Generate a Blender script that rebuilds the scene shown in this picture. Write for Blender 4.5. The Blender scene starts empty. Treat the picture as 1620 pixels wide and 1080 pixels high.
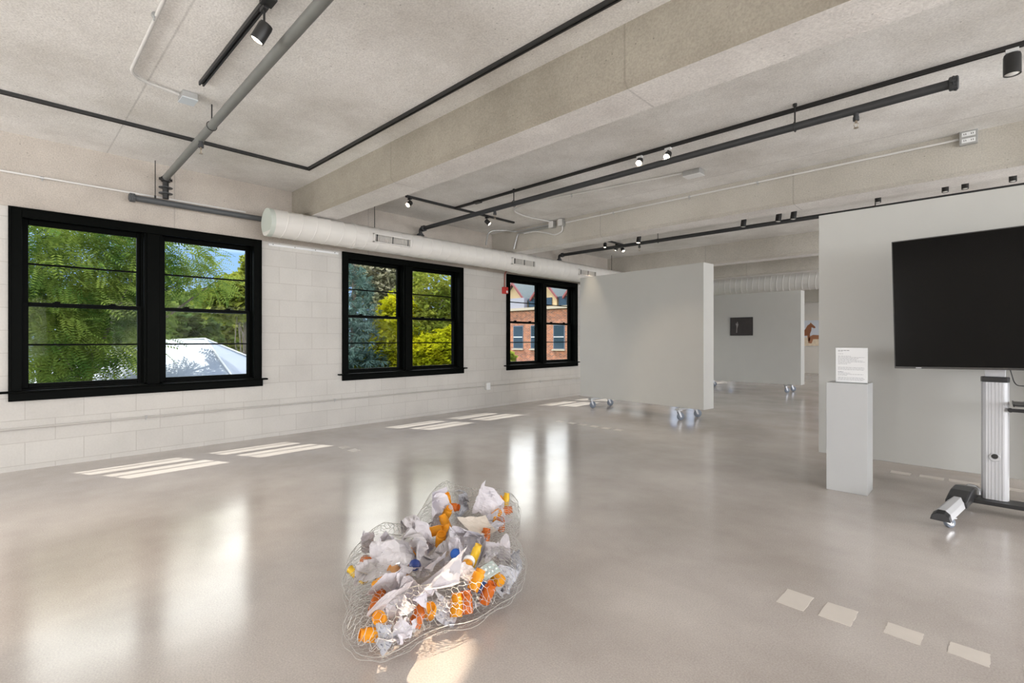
import bpy, bmesh, math, random
import numpy as np
from mathutils import Vector, Matrix, noise as mnoise
random.seed(7)
SC = bpy.context.scene
COL = SC.collection
PI = math.pi
EYE = 1.18
CX = 6.296
H = 3.03          # ceiling height

# ------------------------------------------------------------ camera, world, sun, big lights, exposure
cam = bpy.data.cameras.new('camera')
cam.sensor_width = 36; cam.lens = 782/1620*36; cam.shift_y = -2.5/1620
cam.clip_start = .02; cam.clip_end = 300
co = bpy.data.objects.new('camera', cam); COL.objects.link(co)
co.location = (CX, 0, EYE); co.rotation_euler = (PI/2, 0, math.radians(43.99))
SC.camera = co
SC.view_settings.view_transform = 'Standard'
SC.view_settings.look = 'None'
SC.view_settings.gamma = 1
SC.view_settings.use_curve_mapping = False
SC.view_settings.exposure = 0.16
SC.cycles.max_bounces = 10
SC.cycles.diffuse_bounces = 5
SC.cycles.transparent_max_bounces = 16
SC.cycles.sample_clamp_indirect = 6

w = bpy.data.worlds.new('sky'); SC.world = w; w.use_nodes = True
nt = w.node_tree; nt.nodes.clear()
def wn(t, **k):
    n = nt.nodes.new(t)
    for a, v in k.items(): setattr(n, a, v)
    return n
tc = wn('ShaderNodeTexCoord'); sep = wn('ShaderNodeSeparateXYZ')
nt.links.new(tc.outputs['Generated'], sep.inputs[0])
ramp = wn('ShaderNodeValToRGB'); nt.links.new(sep.outputs['Z'], ramp.inputs[0])
e = ramp.color_ramp.elements
e[0].position = 0.0; e[0].color = (.55, .72, 1.0, 1)
e[1].position = 1.0; e[1].color = (.16, .36, .9, 1)
m = e.new(.12); m.color = (.30, .50, .95, 1)
no = wn('ShaderNodeTexNoise'); no.inputs['Scale'].default_value = 2.2; no.inputs['Detail'].default_value = 6
nt.links.new(tc.outputs['Generated'], no.inputs['Vector'])
cm = wn('ShaderNodeMapRange'); cm.inputs[1].default_value = .26; cm.inputs[2].default_value = .42
nt.links.new(no.outputs['Fac'], cm.inputs[0])
el = wn('ShaderNodeMapRange'); el.inputs[1].default_value = .15; el.inputs[2].default_value = .27
nt.links.new(sep.outputs['Z'], el.inputs[0])
el2 = wn('ShaderNodeMapRange'); el2.inputs[1].default_value = .50; el2.inputs[2].default_value = .66; el2.inputs[3].default_value = 1; el2.inputs[4].default_value = .12
nt.links.new(sep.outputs['Z'], el2.inputs[0]); m0 = wn('ShaderNodeMath', operation='MULTIPLY'); nt.links.new(el.outputs[0], m0.inputs[0]); nt.links.new(el2.outputs[0], m0.inputs[1])
mu = wn('ShaderNodeMath', operation='MULTIPLY'); nt.links.new(cm.outputs[0], mu.inputs[0]); nt.links.new(m0.outputs[0], mu.inputs[1])
mx = wn('ShaderNodeMix', data_type='RGBA'); nt.links.new(mu.outputs[0], mx.inputs[0])
nt.links.new(ramp.outputs[0], mx.inputs[6]); mx.inputs[7].default_value = (4.2, 4.1, 4.0, 1)
bg = wn('ShaderNodeBackground'); bg.inputs[1].default_value = 1.25
nt.links.new(mx.outputs[2], bg.inputs[0])
ow = wn('ShaderNodeOutputWorld'); nt.links.new(bg.outputs[0], ow.inputs[0])

def light(name, typ, loc, energy, color=(1, 1, 1), to=None, **k):
    d = bpy.data.lights.new(name, typ); d.energy = energy; d.color = color
    for a, v in k.items(): setattr(d, a, v)
    o = bpy.data.objects.new(name, d); COL.objects.link(o); o.location = loc
    if to is not None:
        o.rotation_euler = (Vector(to) - Vector(loc)).to_track_quat('-Z', 'Y').to_euler()
    return o
SUN = Vector((.53, .26, -1.0))
light('sun', 'SUN', (-6, -3, 12), 6.2, (1, .95, .87), to=Vector((-6, -3, 12)) + SUN, angle=.006)
# added fill lamps at openings put into the unseen right-hand and rear walls
FILL_OPENINGS = [(-3.2, 1.0), (2.2, 6.6), (7.8, 12.2), (13.4, 17.8)]
for (a, b), kw in zip(FILL_OPENINGS, (.8, .75, .40, .6)):
    light('window_daylight', 'AREA', (12.40, (a+b)/2, 1.55), 360*kw*(b-a)/4.4, (1, .985, .965),
          to=(6, (a+b)/2, 5.2), shape='RECTANGLE', size=b-a-.2, size_y=1.9)
light('window_daylight', 'AREA', (2.2, -4.9, 1.5), 190, (1, .98, .95), to=(2.2, 0, 4.0), shape='RECTANGLE', size=4.0, size_y=1.8)

# ------------------------------------------------------------ materials
MATS = {}
def newmat(name):
    mt = bpy.data.materials.new(name); mt.use_nodes = True
    return mt, mt.node_tree, mt.node_tree.nodes['Principled BSDF']
def mat(name, col, rough=.5, metal=0., bump=0., bscale=60., var=0., vscale=4., **k):
    if name in MATS: return MATS[name]
    mt, t, p = newmat(name)
    p.inputs['Base Color'].default_value = (*col, 1)
    p.inputs['Roughness'].default_value = rough
    p.inputs['Metallic'].default_value = metal
    for a, v in k.items(): p.inputs[a.replace('_', ' ')].default_value = v
    n = t.nodes.new('ShaderNodeTexNoise'); g = t.nodes.new('ShaderNodeNewGeometry')
    t.links.new(g.outputs['Position'], n.inputs['Vector'])
    n.inputs['Scale'].default_value = vscale; n.inputs['Detail'].default_value = 5
    v = max(var, .03)
    mixc = t.nodes.new('ShaderNodeMix'); mixc.data_type = 'RGBA'
    mixc.inputs[6].default_value = (*[c*(1-v) for c in col], 1)
    mixc.inputs[7].default_value = (*[min(1, c*(1+v)) for c in col], 1)
    t.links.new(n.outputs['Fac'], mixc.inputs[0]); t.links.new(mixc.outputs[2], p.inputs['Base Color'])
    if bump:
        n2 = t.nodes.new('ShaderNodeTexNoise'); n2.inputs['Scale'].default_value = bscale; n2.inputs['Detail'].default_value = 3
        t.links.new(g.outputs['Position'], n2.inputs['Vector'])
        b = t.nodes.new('ShaderNodeBump'); b.inputs['Strength'].default_value = bump; b.inputs['Distance'].default_value = .01
        t.links.new(n2.outputs['Fac'], b.inputs['Height']); t.links.new(b.outputs[0], p.inputs['Normal'])
    MATS[name] = mt
    return mt

def concrete(name, c1, c2, seam=None, pits=True, rough=.85, blotch=1.1):
    """c1/c2 the blotchy tones; seam=(axis, spacing, offset) thin form joints"""
    mt, t, p = newmat(name); N = t.nodes.new; L = t.links.new
    g = N('ShaderNodeNewGeometry')
    n = N('ShaderNodeTexNoise'); n.inputs['Scale'].default_value = blotch; n.inputs['Detail'].default_value = 9; n.inputs['Roughness'].default_value = .62
    L(g.outputs['Position'], n.inputs['Vector'])
    mr = N('ShaderNodeMapRange'); mr.inputs[1].default_value = .35; mr.inputs[2].default_value = .65; L(n.outputs['Fac'], mr.inputs[0])
    mc = N('ShaderNodeMix'); mc.data_type = 'RGBA'; mc.inputs[6].default_value = (*c1, 1); mc.inputs[7].default_value = (*c2, 1); L(mr.outputs[0], mc.inputs[0])
    gr = N('ShaderNodeTexNoise'); gr.inputs['Scale'].default_value = 90; gr.inputs['Detail'].default_value = 3; L(g.outputs['Position'], gr.inputs['Vector'])
    gm = N('ShaderNodeMapRange'); gm.inputs[1].default_value = .3; gm.inputs[2].default_value = .7; gm.inputs[3].default_value = .86; gm.inputs[4].default_value = 1.1; L(gr.outputs['Fac'], gm.inputs[0])
    vm = N('ShaderNodeVectorMath'); vm.operation = 'SCALE'; L(mc.outputs[2], vm.inputs[0]); L(gm.outputs[0], vm.inputs['Scale'])
    col = vm.outputs[0]
    if pits:
        vo = N('ShaderNodeTexVoronoi'); vo.inputs['Scale'].default_value = 14; L(g.outputs['Position'], vo.inputs['Vector'])
        pm = N('ShaderNodeMapRange'); pm.inputs[1].default_value = .03; pm.inputs[2].default_value = .09; pm.inputs[3].default_value = .55; pm.inputs[4].default_value = 1
        L(vo.outputs['Distance'], pm.inputs[0])
        v2 = N('ShaderNodeVectorMath'); v2.operation = 'SCALE'; L(col, v2.inputs[0]); L(pm.outputs[0], v2.inputs['Scale']); col = v2.outputs[0]
    if seam:
        ax, sp, off = seam
        s = N('ShaderNodeSeparateXYZ'); L(g.outputs['Position'], s.inputs[0])
        a = N('ShaderNodeMath'); a.operation = 'SUBTRACT'; L(s.outputs[ax], a.inputs[0]); a.inputs[1].default_value = off
        b = N('ShaderNodeMath'); b.operation = 'PINGPONG'; L(a.outputs[0], b.inputs[0]); b.inputs[1].default_value = sp/2
        c = N('ShaderNodeMapRange'); c.inputs[1].default_value = .002; c.inputs[2].default_value = .009; c.inputs[3].default_value = .78; c.inputs[4].default_value = 1; L(b.outputs[0], c.inputs[0])
        v3 = N('ShaderNodeVectorMath'); v3.operation = 'SCALE'; L(col, v3.inputs[0]); L(c.outputs[0], v3.inputs['Scale']); col = v3.outputs[0]
    L(col, p.inputs['Base Color']); p.inputs['Roughness'].default_value = rough
    b = N('ShaderNodeBump'); b.inputs['Strength'].default_value = .25; b.inputs['Distance'].default_value = .01
    L(gr.outputs['Fac'], b.inputs['Height']); L(b.outputs[0], p.inputs['Normal'])
    MATS[name] = mt
    return mt
M_ceil = concrete('ceiling_concrete', (.64, .62, .585), (.86, .85, .83), seam=(1, 2.44, .735))
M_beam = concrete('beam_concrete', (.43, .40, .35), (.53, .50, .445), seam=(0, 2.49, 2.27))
M_edge = concrete('edge_beam_concrete', (.44, .395, .35), (.57, .52, .465), seam=(1, 2.3, 1.3))

def block_wall():
    mt, t, p = newmat('painted_block'); N = t.nodes.new; L = t.links.new
    g = N('ShaderNodeNewGeometry'); s = N('ShaderNodeSeparateXYZ'); L(g.outputs['Position'], s.inputs[0])
    a = N('ShaderNodeMath'); L(s.outputs['Y'], a.inputs[0]); a.inputs[1].default_value = -1.58 + .2032 + .4064*20
    b = N('ShaderNodeMath'); L(s.outputs['Z'], b.inputs[0]); b.inputs[1].default_value = .1564
    c = N('ShaderNodeCombineXYZ'); L(a.outputs[0], c.inputs[0]); L(b.outputs[0], c.inputs[1])
    br = N('ShaderNodeTexBrick'); L(c.outputs[0], br.inputs['Vector'])
    br.inputs['Scale'].default_value = 1; br.inputs['Brick Width'].default_value = .4064; br.inputs['Row Height'].default_value = .2032
    br.inputs['Mortar Size'].default_value = .003; br.inputs['Mortar Smooth'].default_value = .6; br.inputs['Bias'].default_value = 0
    br.inputs['Color1'].default_value = (.625, .605, .57, 1); br.inputs['Color2'].default_value = (.59, .568, .535, 1); br.inputs['Mortar'].default_value = (.47, .445, .41, 1)
    n = N('ShaderNodeTexNoise'); n.inputs['Scale'].default_value = 55; n.inputs['Detail'].default_value = 4; L(g.outputs['Position'], n.inputs['Vector'])
    sc = N('ShaderNodeMapRange'); sc.inputs[3].default_value = .93; sc.inputs[4].default_value = 1.05; L(n.outputs['Fac'], sc.inputs[0])
    # worn, grubby patches towards the floor
    n3 = N('ShaderNodeTexNoise'); n3.inputs['Scale'].default_value = 2.5; n3.inputs['Detail'].default_value = 6; L(g.outputs['Position'], n3.inputs['Vector'])
    s3 = N('ShaderNodeMapRange'); s3.inputs[1].default_value = .35; s3.inputs[2].default_value = .6; s3.inputs[3].default_value = .93; s3.inputs[4].default_value = 1; L(n3.outputs['Fac'], s3.inputs[0])
    mm = N('ShaderNodeMath'); mm.operation = 'MULTIPLY'; L(sc.outputs[0], mm.inputs[0]); L(s3.outputs[0], mm.inputs[1])
    v = N('ShaderNodeVectorMath'); v.operation = 'SCALE'; L(br.outputs['Color'], v.inputs[0]); L(mm.outputs[0], v.inputs['Scale'])
    L(v.outputs[0], p.inputs['Base Color']); p.inputs['Roughness'].default_value = .6
    ad = N('ShaderNodeMath'); ad.operation = 'MULTIPLY_ADD'; L(br.outputs['Fac'], ad.inputs[0]); ad.inputs[1].default_value = -1.2; L(n.outputs['Fac'], ad.inputs[2])
    bu = N('ShaderNodeBump'); bu.inputs['Strength'].default_value = .35; bu.inputs['Distance'].default_value = .006
    L(ad.outputs[0], bu.inputs['Height']); L(bu.outputs[0], p.inputs['Normal'])
    return mt
M_block = block_wall()

def polished_floor():
    mt, t, p = newmat('polished_concrete'); N = t.nodes.new; L = t.links.new
    g = N('ShaderNodeNewGeometry')
    n = N('ShaderNodeTexNoise'); n.inputs['Scale'].default_value = .8; n.inputs['Detail'].default_value = 10; n.inputs['Roughness'].default_value = .6; L(g.outputs['Position'], n.inputs['Vector'])
    mr = N('ShaderNodeMapRange'); mr.inputs[1].default_value = .35; mr.inputs[2].default_value = .65; L(n.outputs['Fac'], mr.inputs[0])
    mc = N('ShaderNodeMix'); mc.data_type = 'RGBA'; mc.inputs[6].default_value = (.40, .36, .335, 1); mc.inputs[7].default_value = (.56, .52, .49, 1); L(mr.outputs[0], mc.inputs[0])
    gr = N('ShaderNodeTexNoise'); gr.inputs['Scale'].default_value = 160; gr.inputs['Detail'].default_value = 2; L(g.outputs['Position'], gr.inputs['Vector'])
    gm = N('ShaderNodeMapRange'); gm.inputs[1].default_value = .3; gm.inputs[2].default_value = .7; gm.inputs[3].default_value = .88; gm.inputs[4].default_value = 1.12; L(gr.outputs['Fac'], gm.inputs[0])
    vm = N('ShaderNodeVectorMath'); vm.operation = 'SCALE'; L(mc.outputs[2], vm.inputs[0]); L(gm.outputs[0], vm.inputs['Scale'])
    vo = N('ShaderNodeTexVoronoi'); vo.inputs['Scale'].default_value = 2.6; L(g.outputs['Position'], vo.inputs['Vector'])
    pm = N('ShaderNodeMapRange'); pm.inputs[1].default_value = .012; pm.inputs[2].default_value = .02; pm.inputs[3].default_value = .45; pm.inputs[4].default_value = 1; L(vo.outputs['Distance'], pm.inputs[0])
    v2 = N('ShaderNodeVectorMath'); v2.operation = 'SCALE'; L(vm.outputs[0], v2.inputs[0]); L(pm.outputs[0], v2.inputs['Scale'])
    L(v2.outputs[0], p.inputs['Base Color'])
    rr = N('ShaderNodeMapRange'); rr.inputs[1].default_value = .3; rr.inputs[2].default_value = .7; rr.inputs[3].default_value = .155; rr.inputs[4].default_value = .205
    n4 = N('ShaderNodeTexNoise'); n4.inputs['Scale'].default_value = 3.0; n4.inputs['Detail'].default_value = 8; L(g.outputs['Position'], n4.inputs['Vector']); L(n4.outputs['Fac'], rr.inputs[0])
    L(rr.outputs[0], p.inputs['Roughness']); p.inputs['IOR'].default_value = 1.62
    return mt
M_floor = polished_floor()

M_black = mat('black_window_paint', (.002, .0025, .002), .40, Specular_IOR_Level=.03)
M_track = mat('black_track_metal', (.018, .018, .018), .45)
M_pipe = mat('black_pipe_paint', (.035, .037, .04), .5, var=.2, vscale=15)
M_gpipe = mat('grey_pipe_paint', (.17, .175, .165), .5, var=.15, vscale=8)
M_dpipe = mat('dark_grey_pipe_paint', (.075, .08, .085), .5, var=.15)
M_duct = mat('white_duct_paint', (.70, .68, .645), .5)
M_steel = mat('galvanised_steel', (.50, .51, .51), .38, .75, var=.15, vscale=30)
M_conduit = mat('painted_conduit', (.68, .67, .65), .4, .1)
M_chrome = mat('zinc_plated_steel', (.50, .51, .53), .3, .8)
M_panel = mat('pale_grey_wall_paint', (.545, .545, .52), .62, bump=.05, bscale=150)
M_ped = mat('grey_pedestal_paint', (.50, .51, .515), .5)
M_white = mat('white_plastic', (.82, .83, .83), .4)
M_red = mat('red_alarm_paint', (.55, .03, .025), .45)
M_redpipe = mat('red_brown_conduit', (.35, .12, .09), .45)
M_wheel = mat('blue_grey_rubber', (.19, .22, .27), .5)
M_alu = mat('brushed_aluminium', (.56, .57, .595), .42, .3)
M_cart = mat('black_cart_plastic', (.02, .02, .022), .38)
M_screen = mat('switched_off_screen', (.003, .003, .003), .14, Specular_IOR_Level=.18)
M_bezel = mat('dark_bezel', (.05, .048, .045), .35)
M_tape = mat('pale_floor_tape', (.62, .575, .53), .6, var=.05, vscale=20)
M_wire = mat('galvanised_wire', (.56, .55, .53), .35, .45, var=.2, vscale=25)
M_paper = mat('white_paper', (.64, .615, .66), .7)
M_cream = mat('cream_paper', (.66, .59, .52), .7)
M_wallw = mat('white_gallery_wall', (.72, .69, .64), .7)
def emis(name, col, s):
    mt, t, p = newmat(name); p.inputs['Emission Color'].default_value = (*col, 1); p.inputs['Emission Strength'].default_value = s
    p.inputs['Base Color'].default_value = (*col, 1); MATS[name] = mt; return mt
M_lit = emis('lit_lamp_lens', (1, .86, .66), 14)
M_lens = mat('unlit_lens_glass', (.75, .75, .72), .15)
def glass():
    mt, t, p = newmat('window_glass'); t.nodes.remove(p)
    g = t.nodes.new('ShaderNodeBsdfGlossy'); g.inputs['Roughness'].default_value = .01
    tr = t.nodes.new('ShaderNodeBsdfTransparent'); tr.inputs[0].default_value = (.95, .97, .96, 1)
    lw = t.nodes.new('ShaderNodeLayerWeight'); pw = t.nodes.new('ShaderNodeMath'); pw.operation = 'POWER'; t.links.new(lw.outputs['Facing'], pw.inputs[0]); pw.inputs[1].default_value = 5
    f = t.nodes.new('ShaderNodeMath'); f.operation = 'MULTIPLY_ADD'; t.links.new(pw.outputs[0], f.inputs[0]); f.inputs[1].default_value = .5; f.inputs[2].default_value = .0015
    x = t.nodes.new('ShaderNodeMixShader'); t.links.new(f.outputs[0], x.inputs[0]); t.links.new(tr.outputs[0], x.inputs[1]); t.links.new(g.outputs[0], x.inputs[2])
    t.links.new(x.outputs[0], t.nodes['Material Output'].inputs[0]); return mt
M_glass = glass()
def printed(name, base, ink, scale, thr=.62):
    mt, t, p = newmat(name); N = t.nodes.new; L = t.links.new
    tc = N('ShaderNodeTexCoord'); mp = N('ShaderNodeMapping'); mp.inputs['Scale'].default_value = (scale*.35, scale*1.6, 1)
    L(tc.outputs['Object'], mp.inputs[0]); n = N('ShaderNodeTexNoise'); n.inputs['Scale'].default_value = 1; n.inputs['Detail'].default_value = 2; L(mp.outputs[0], n.inputs['Vector'])
    r = N('ShaderNodeMapRange'); r.inputs[1].default_value = thr; r.inputs[2].default_value = thr+.02; L(n.outputs['Fac'], r.inputs[0])
    c = N('ShaderNodeMix'); c.data_type = 'RGBA'; c.inputs[6].default_value = (*base, 1); c.inputs[7].default_value = (*ink, 1); L(r.outputs[0], c.inputs[0])
    L(c.outputs[2], p.inputs['Base Color']); p.inputs['Roughness'].default_value = .7; MATS[name] = mt; return mt
M_print = printed('printed_paper', (.60, .575, .60), (.12, .12, .14), 90, .68)
M_print2 = printed('grey_printed_paper', (.48, .49, .54), (.18, .19, .24), 120, .60)
def plastic(name, col, tr=.6, rough=.15):
    mt, t, p = newmat(name); p.inputs['Base Color'].default_value = (*col, 1); p.inputs['Roughness'].default_value = rough
    p.inputs['Transmission Weight'].default_value = tr; p.inputs['IOR'].default_value = 1.3; MATS[name] = mt; return mt
M_amber = plastic('amber_plastic', (1.0, .43, .03), .3)
M_amberd = plastic('dark_amber_plastic', (.80, .22, .04), .4)
M_yellow = plastic('yellow_plastic', (.95, .62, .05), .3)
M_blue = mat('blue_plastic', (.02, .12, .50), .3)
M_navy = mat('navy_plastic', (.01, .03, .16), .3)
M_clear = plastic('clear_bag_plastic', (.9, .88, .86), .85, .12)

# ------------------------------------------------------------ mesh builder
class B:
    def __init__(s): s.v = []; s.f = []; s.mi = []; s.cur = 0
    def add(s, vs, fs):
        o = len(s.v); s.v += [tuple(v) for v in vs]
        for f in fs: s.f.append([i+o for i in f]); s.mi.append(s.cur)
    def box(s, a, b, M=None):
        x0, y0, z0 = [min(a[i], b[i]) for i in range(3)]; x1, y1, z1 = [max(a[i], b[i]) for i in range(3)]
        vs = [Vector(p) for p in ((x0,y0,z0),(x1,y0,z0),(x1,y1,z0),(x0,y1,z0),(x0,y0,z1),(x1,y0,z1),(x1,y1,z1),(x0,y1,z1))]
        if M: vs = [M @ v for v in vs]
        s.add(vs, [(0,3,2,1),(4,5,6,7),(0,1,5,4),(1,2,6,5),(2,3,7,6),(3,0,4,7)]); return s
    def prism(s, prof, fn):
        """prof: 2-D polygon; fn(u,v,k) -> 3-D for k=0,1 ends"""
        n = len(prof); vs = [fn(u, v, 0) for u, v in prof] + [fn(u, v, 1) for u, v in prof]
        s.add(vs, [list(range(n))[::-1], list(range(n, 2*n))] + [(i, (i+1) % n, n+(i+1) % n, n+i) for i in range(n)]); return s
    def tube(s, pts, r, n=10, cap=True):
        pts = [Vector(p) for p in pts]; m = len(pts)
        rs = r if isinstance(r, (list, tuple)) else [r]*m
        t0 = (pts[1]-pts[0]).normalized(); up = Vector((0,0,1)) if abs(t0.z) < .9 else Vector((1,0,0))
        u = t0.cross(up).normalized(); vs = []
        for i, p in enumerate(pts):
            t = (pts[min(i+1, m-1)]-pts[max(i-1, 0)])
            t = t.normalized() if t.length > 1e-9 else t0
            u = (u - t*u.dot(t)).normalized(); v = t.cross(u)
            for k in range(n):
                a = 2*PI*k/n; vs.append(p+(u*math.cos(a)+v*math.sin(a))*rs[i])
        fs = [(i*n+k, i*n+(k+1) % n, (i+1)*n+(k+1) % n, (i+1)*n+k) for i in range(m-1) for k in range(n)]
        if cap: fs += [list(range(n))[::-1], list(range((m-1)*n, m*n))]
        s.add(vs, fs); return s
    def cyl(s, a, b, r, n=20): return s.tube([a, b], r, n)
    def lathe(s, prof, M=None, n=20, axis='z'):
        """prof list of (r,z)"""
        vs = []
        for r, z in prof:
            for k in range(n):
                a = 2*PI*k/n; p = Vector((r*math.cos(a), r*math.sin(a), z))
                vs.append(M @ p if M else p)
        m = len(prof)
        fs = [(i*n+k, i*n+(k+1) % n, (i+1)*n+(k+1) % n, (i+1)*n+k) for i in range(m-1) for k in range(n)]
        fs += [list(range(n))[::-1], list(range((m-1)*n, m*n))]
        s.add(vs, fs); return s
    def sphere(s, c, r, n=12, sc=(1,1,1)):
        c = Vector(c); prof = [(math.sin(PI*i/n)*r+1e-5, -math.cos(PI*i/n)*r) for i in range(n+1)]
        return s.lathe(prof, Matrix.Translation(c) @ Matrix.Diagonal((*sc, 1)), n)
    def build(s, name, mats, parent=None, smooth=False, bevel=0, loc=None):
        me = bpy.data.meshes.new(name); me.from_pydata(s.v, [], s.f)
        for mt in (mats if isinstance(mats, (list, tuple)) else [mats]): me.materials.append(mt)
        me.polygons.foreach_set('material_index', s.mi)
        if smooth:
            me.polygons.foreach_set('use_smooth', [True]*len(me.polygons))
        me.update()
        if smooth:
            try: me.set_sharp_from_angle(angle=math.radians(40))
            except Exception: pass
        o = bpy.data.objects.new(name, me); COL.objects.link(o)
        if parent is not None:
            o.parent = parent
        if bevel:
            b = o.modifiers.new('bevel', 'BEVEL'); b.width = bevel; b.segments = 2; b.limit_method = 'ANGLE'
        return o
def T(x, y, z): return Matrix.Translation((x, y, z))
def empty(name, loc=(0,0,0), rz=0, label=None, cat=None, group=None, kind=None, rot=None):
    o = bpy.data.objects.new(name, None); o.empty_display_size = .1; COL.objects.link(o)
    o.location = loc; o.rotation_euler = rot if rot else (0, 0, rz)
    return tag(o, label, cat, group, kind)
def tag(o, label=None, cat=None, group=None, kind=None):
    if label: o['label'] = label
    if cat: o['category'] = cat
    if group: o['group'] = group
    if kind: o['kind'] = kind
    return o
def copy_tree(o, parent=None):
    c = o.copy(); COL.objects.link(c)
    if parent is not None: c.parent = parent
    for ch in o.children: copy_tree(ch, c)
    return c
def struct(o): o['kind'] = 'structure'; return o
def bend(pts, r=.08, n=6):
    """round the corners of a polyline"""
    P = [Vector(p) for p in pts]; out = [P[0]]
    for i in range(1, len(P)-1):
        a = (P[i-1]-P[i]); b = (P[i+1]-P[i]); q = min(r, a.length*.45, b.length*.45)
        A = P[i]+a.normalized()*q; C = P[i]+b.normalized()*q
        for k in range(n+1):
            t = k/n; out.append(A*(1-t)**2+P[i]*2*t*(1-t)+C*t*t)
    out.append(P[-1]); return out

# ------------------------------------------------------------ the setting
X1, Y0, Y1 = 12.6, -5.0, 20.0
b = B().box((-.2, Y0-.2, -.25), (X1+.2, Y1+.2, 0)); struct(b.build('floor', M_floor))
b = B().box((-.2, Y0-.2, H), (X1+.2, Y1+.2, H+.3)); struct(b.build('ceiling', M_ceil))
WIN = [.05, 3.21, 6.37, 9.53, 12.69, 15.85]      # left edges of the casings on the left wall
WW = 2.13
def wall_left():
    b = B(); y = Y0-.2; zt = 2.375
    spans = []
    for w0 in WIN:
        a, c = w0+.05, w0+WW-.05
        b.box((-.2, y, 0), (0, a, zt)); b.box((-.2, a, 0), (0, c, .70)); b.box((-.2, a, 2.33), (0, c, zt)); y = c
    b.box((-.2, y, 0), (0, Y1+.2, zt))
    return struct(b.build('wall_left', M_block))
wall_left()
struct(B().box((-.2, Y0-.2, 2.375), (.012, Y1+.2, H)).build('trim_1', M_edge))
# right, back and far walls
b = B(); y = Y0
for a, c in FILL_OPENINGS:  # openings added to hold the fill lamps
    b.box((X1-.1, y, 0), (X1+.1, a, H)); b.box((X1-.1, a, 0), (X1+.1, c, .55)); b.box((X1-.1, a, 2.5), (X1+.1, c, H)); y = c
b.box((X1-.1, y, 0), (X1+.1, Y1, H))
struct(b.build('wall_right', M_wallw))
b = B(); b.box((0, Y0-.1, 0), (.2, Y0+.05, H)); b.box((.2, Y0-.1, 0), (4.2, Y0+.05, .6)); b.box((.2, Y0-.1, 2.4), (4.2, Y0+.05, H)); b.box((4.2, Y0-.1, 0), (X1, Y0+.05, H))  # opening added for the rear fill lamp
struct(b.build('wall_back', M_wallw))
struct(B().box((0, Y1, 0), (X1, Y1+.2, H)).build('wall_far', M_wallw))
# concrete beams across the ceiling
M_beam1 = concrete('brown_beam_concrete', (.28, .252, .205), (.375, .342, .285), seam=(0, 2.49, 2.27))  # rough brown concrete, darkened further by painted-in shade on the near face
M_soffit = concrete('smooth_soffit_concrete', (.68, .655, .63), (.82, .80, .775), seam=(0, 2.49, 2.27), blotch=2)  # smooth concrete, light bounced from the floor painted into the pale tone
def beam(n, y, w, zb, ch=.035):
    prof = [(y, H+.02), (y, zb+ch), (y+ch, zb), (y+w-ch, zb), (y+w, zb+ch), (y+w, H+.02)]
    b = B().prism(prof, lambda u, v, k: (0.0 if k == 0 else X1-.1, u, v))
    b.mi = [0]*len(b.f); b.mi[2+2] = 1; b.mi[2+3] = 1     # smooth soffit and chamfers, floor light painted in; rough brown sides, shade painted in
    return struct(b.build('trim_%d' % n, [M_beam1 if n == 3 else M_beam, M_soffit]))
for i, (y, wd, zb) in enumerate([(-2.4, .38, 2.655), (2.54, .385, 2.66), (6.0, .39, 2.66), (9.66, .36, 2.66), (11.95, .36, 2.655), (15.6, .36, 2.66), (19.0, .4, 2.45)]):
    beam(i+2, y, wd, zb)

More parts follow.
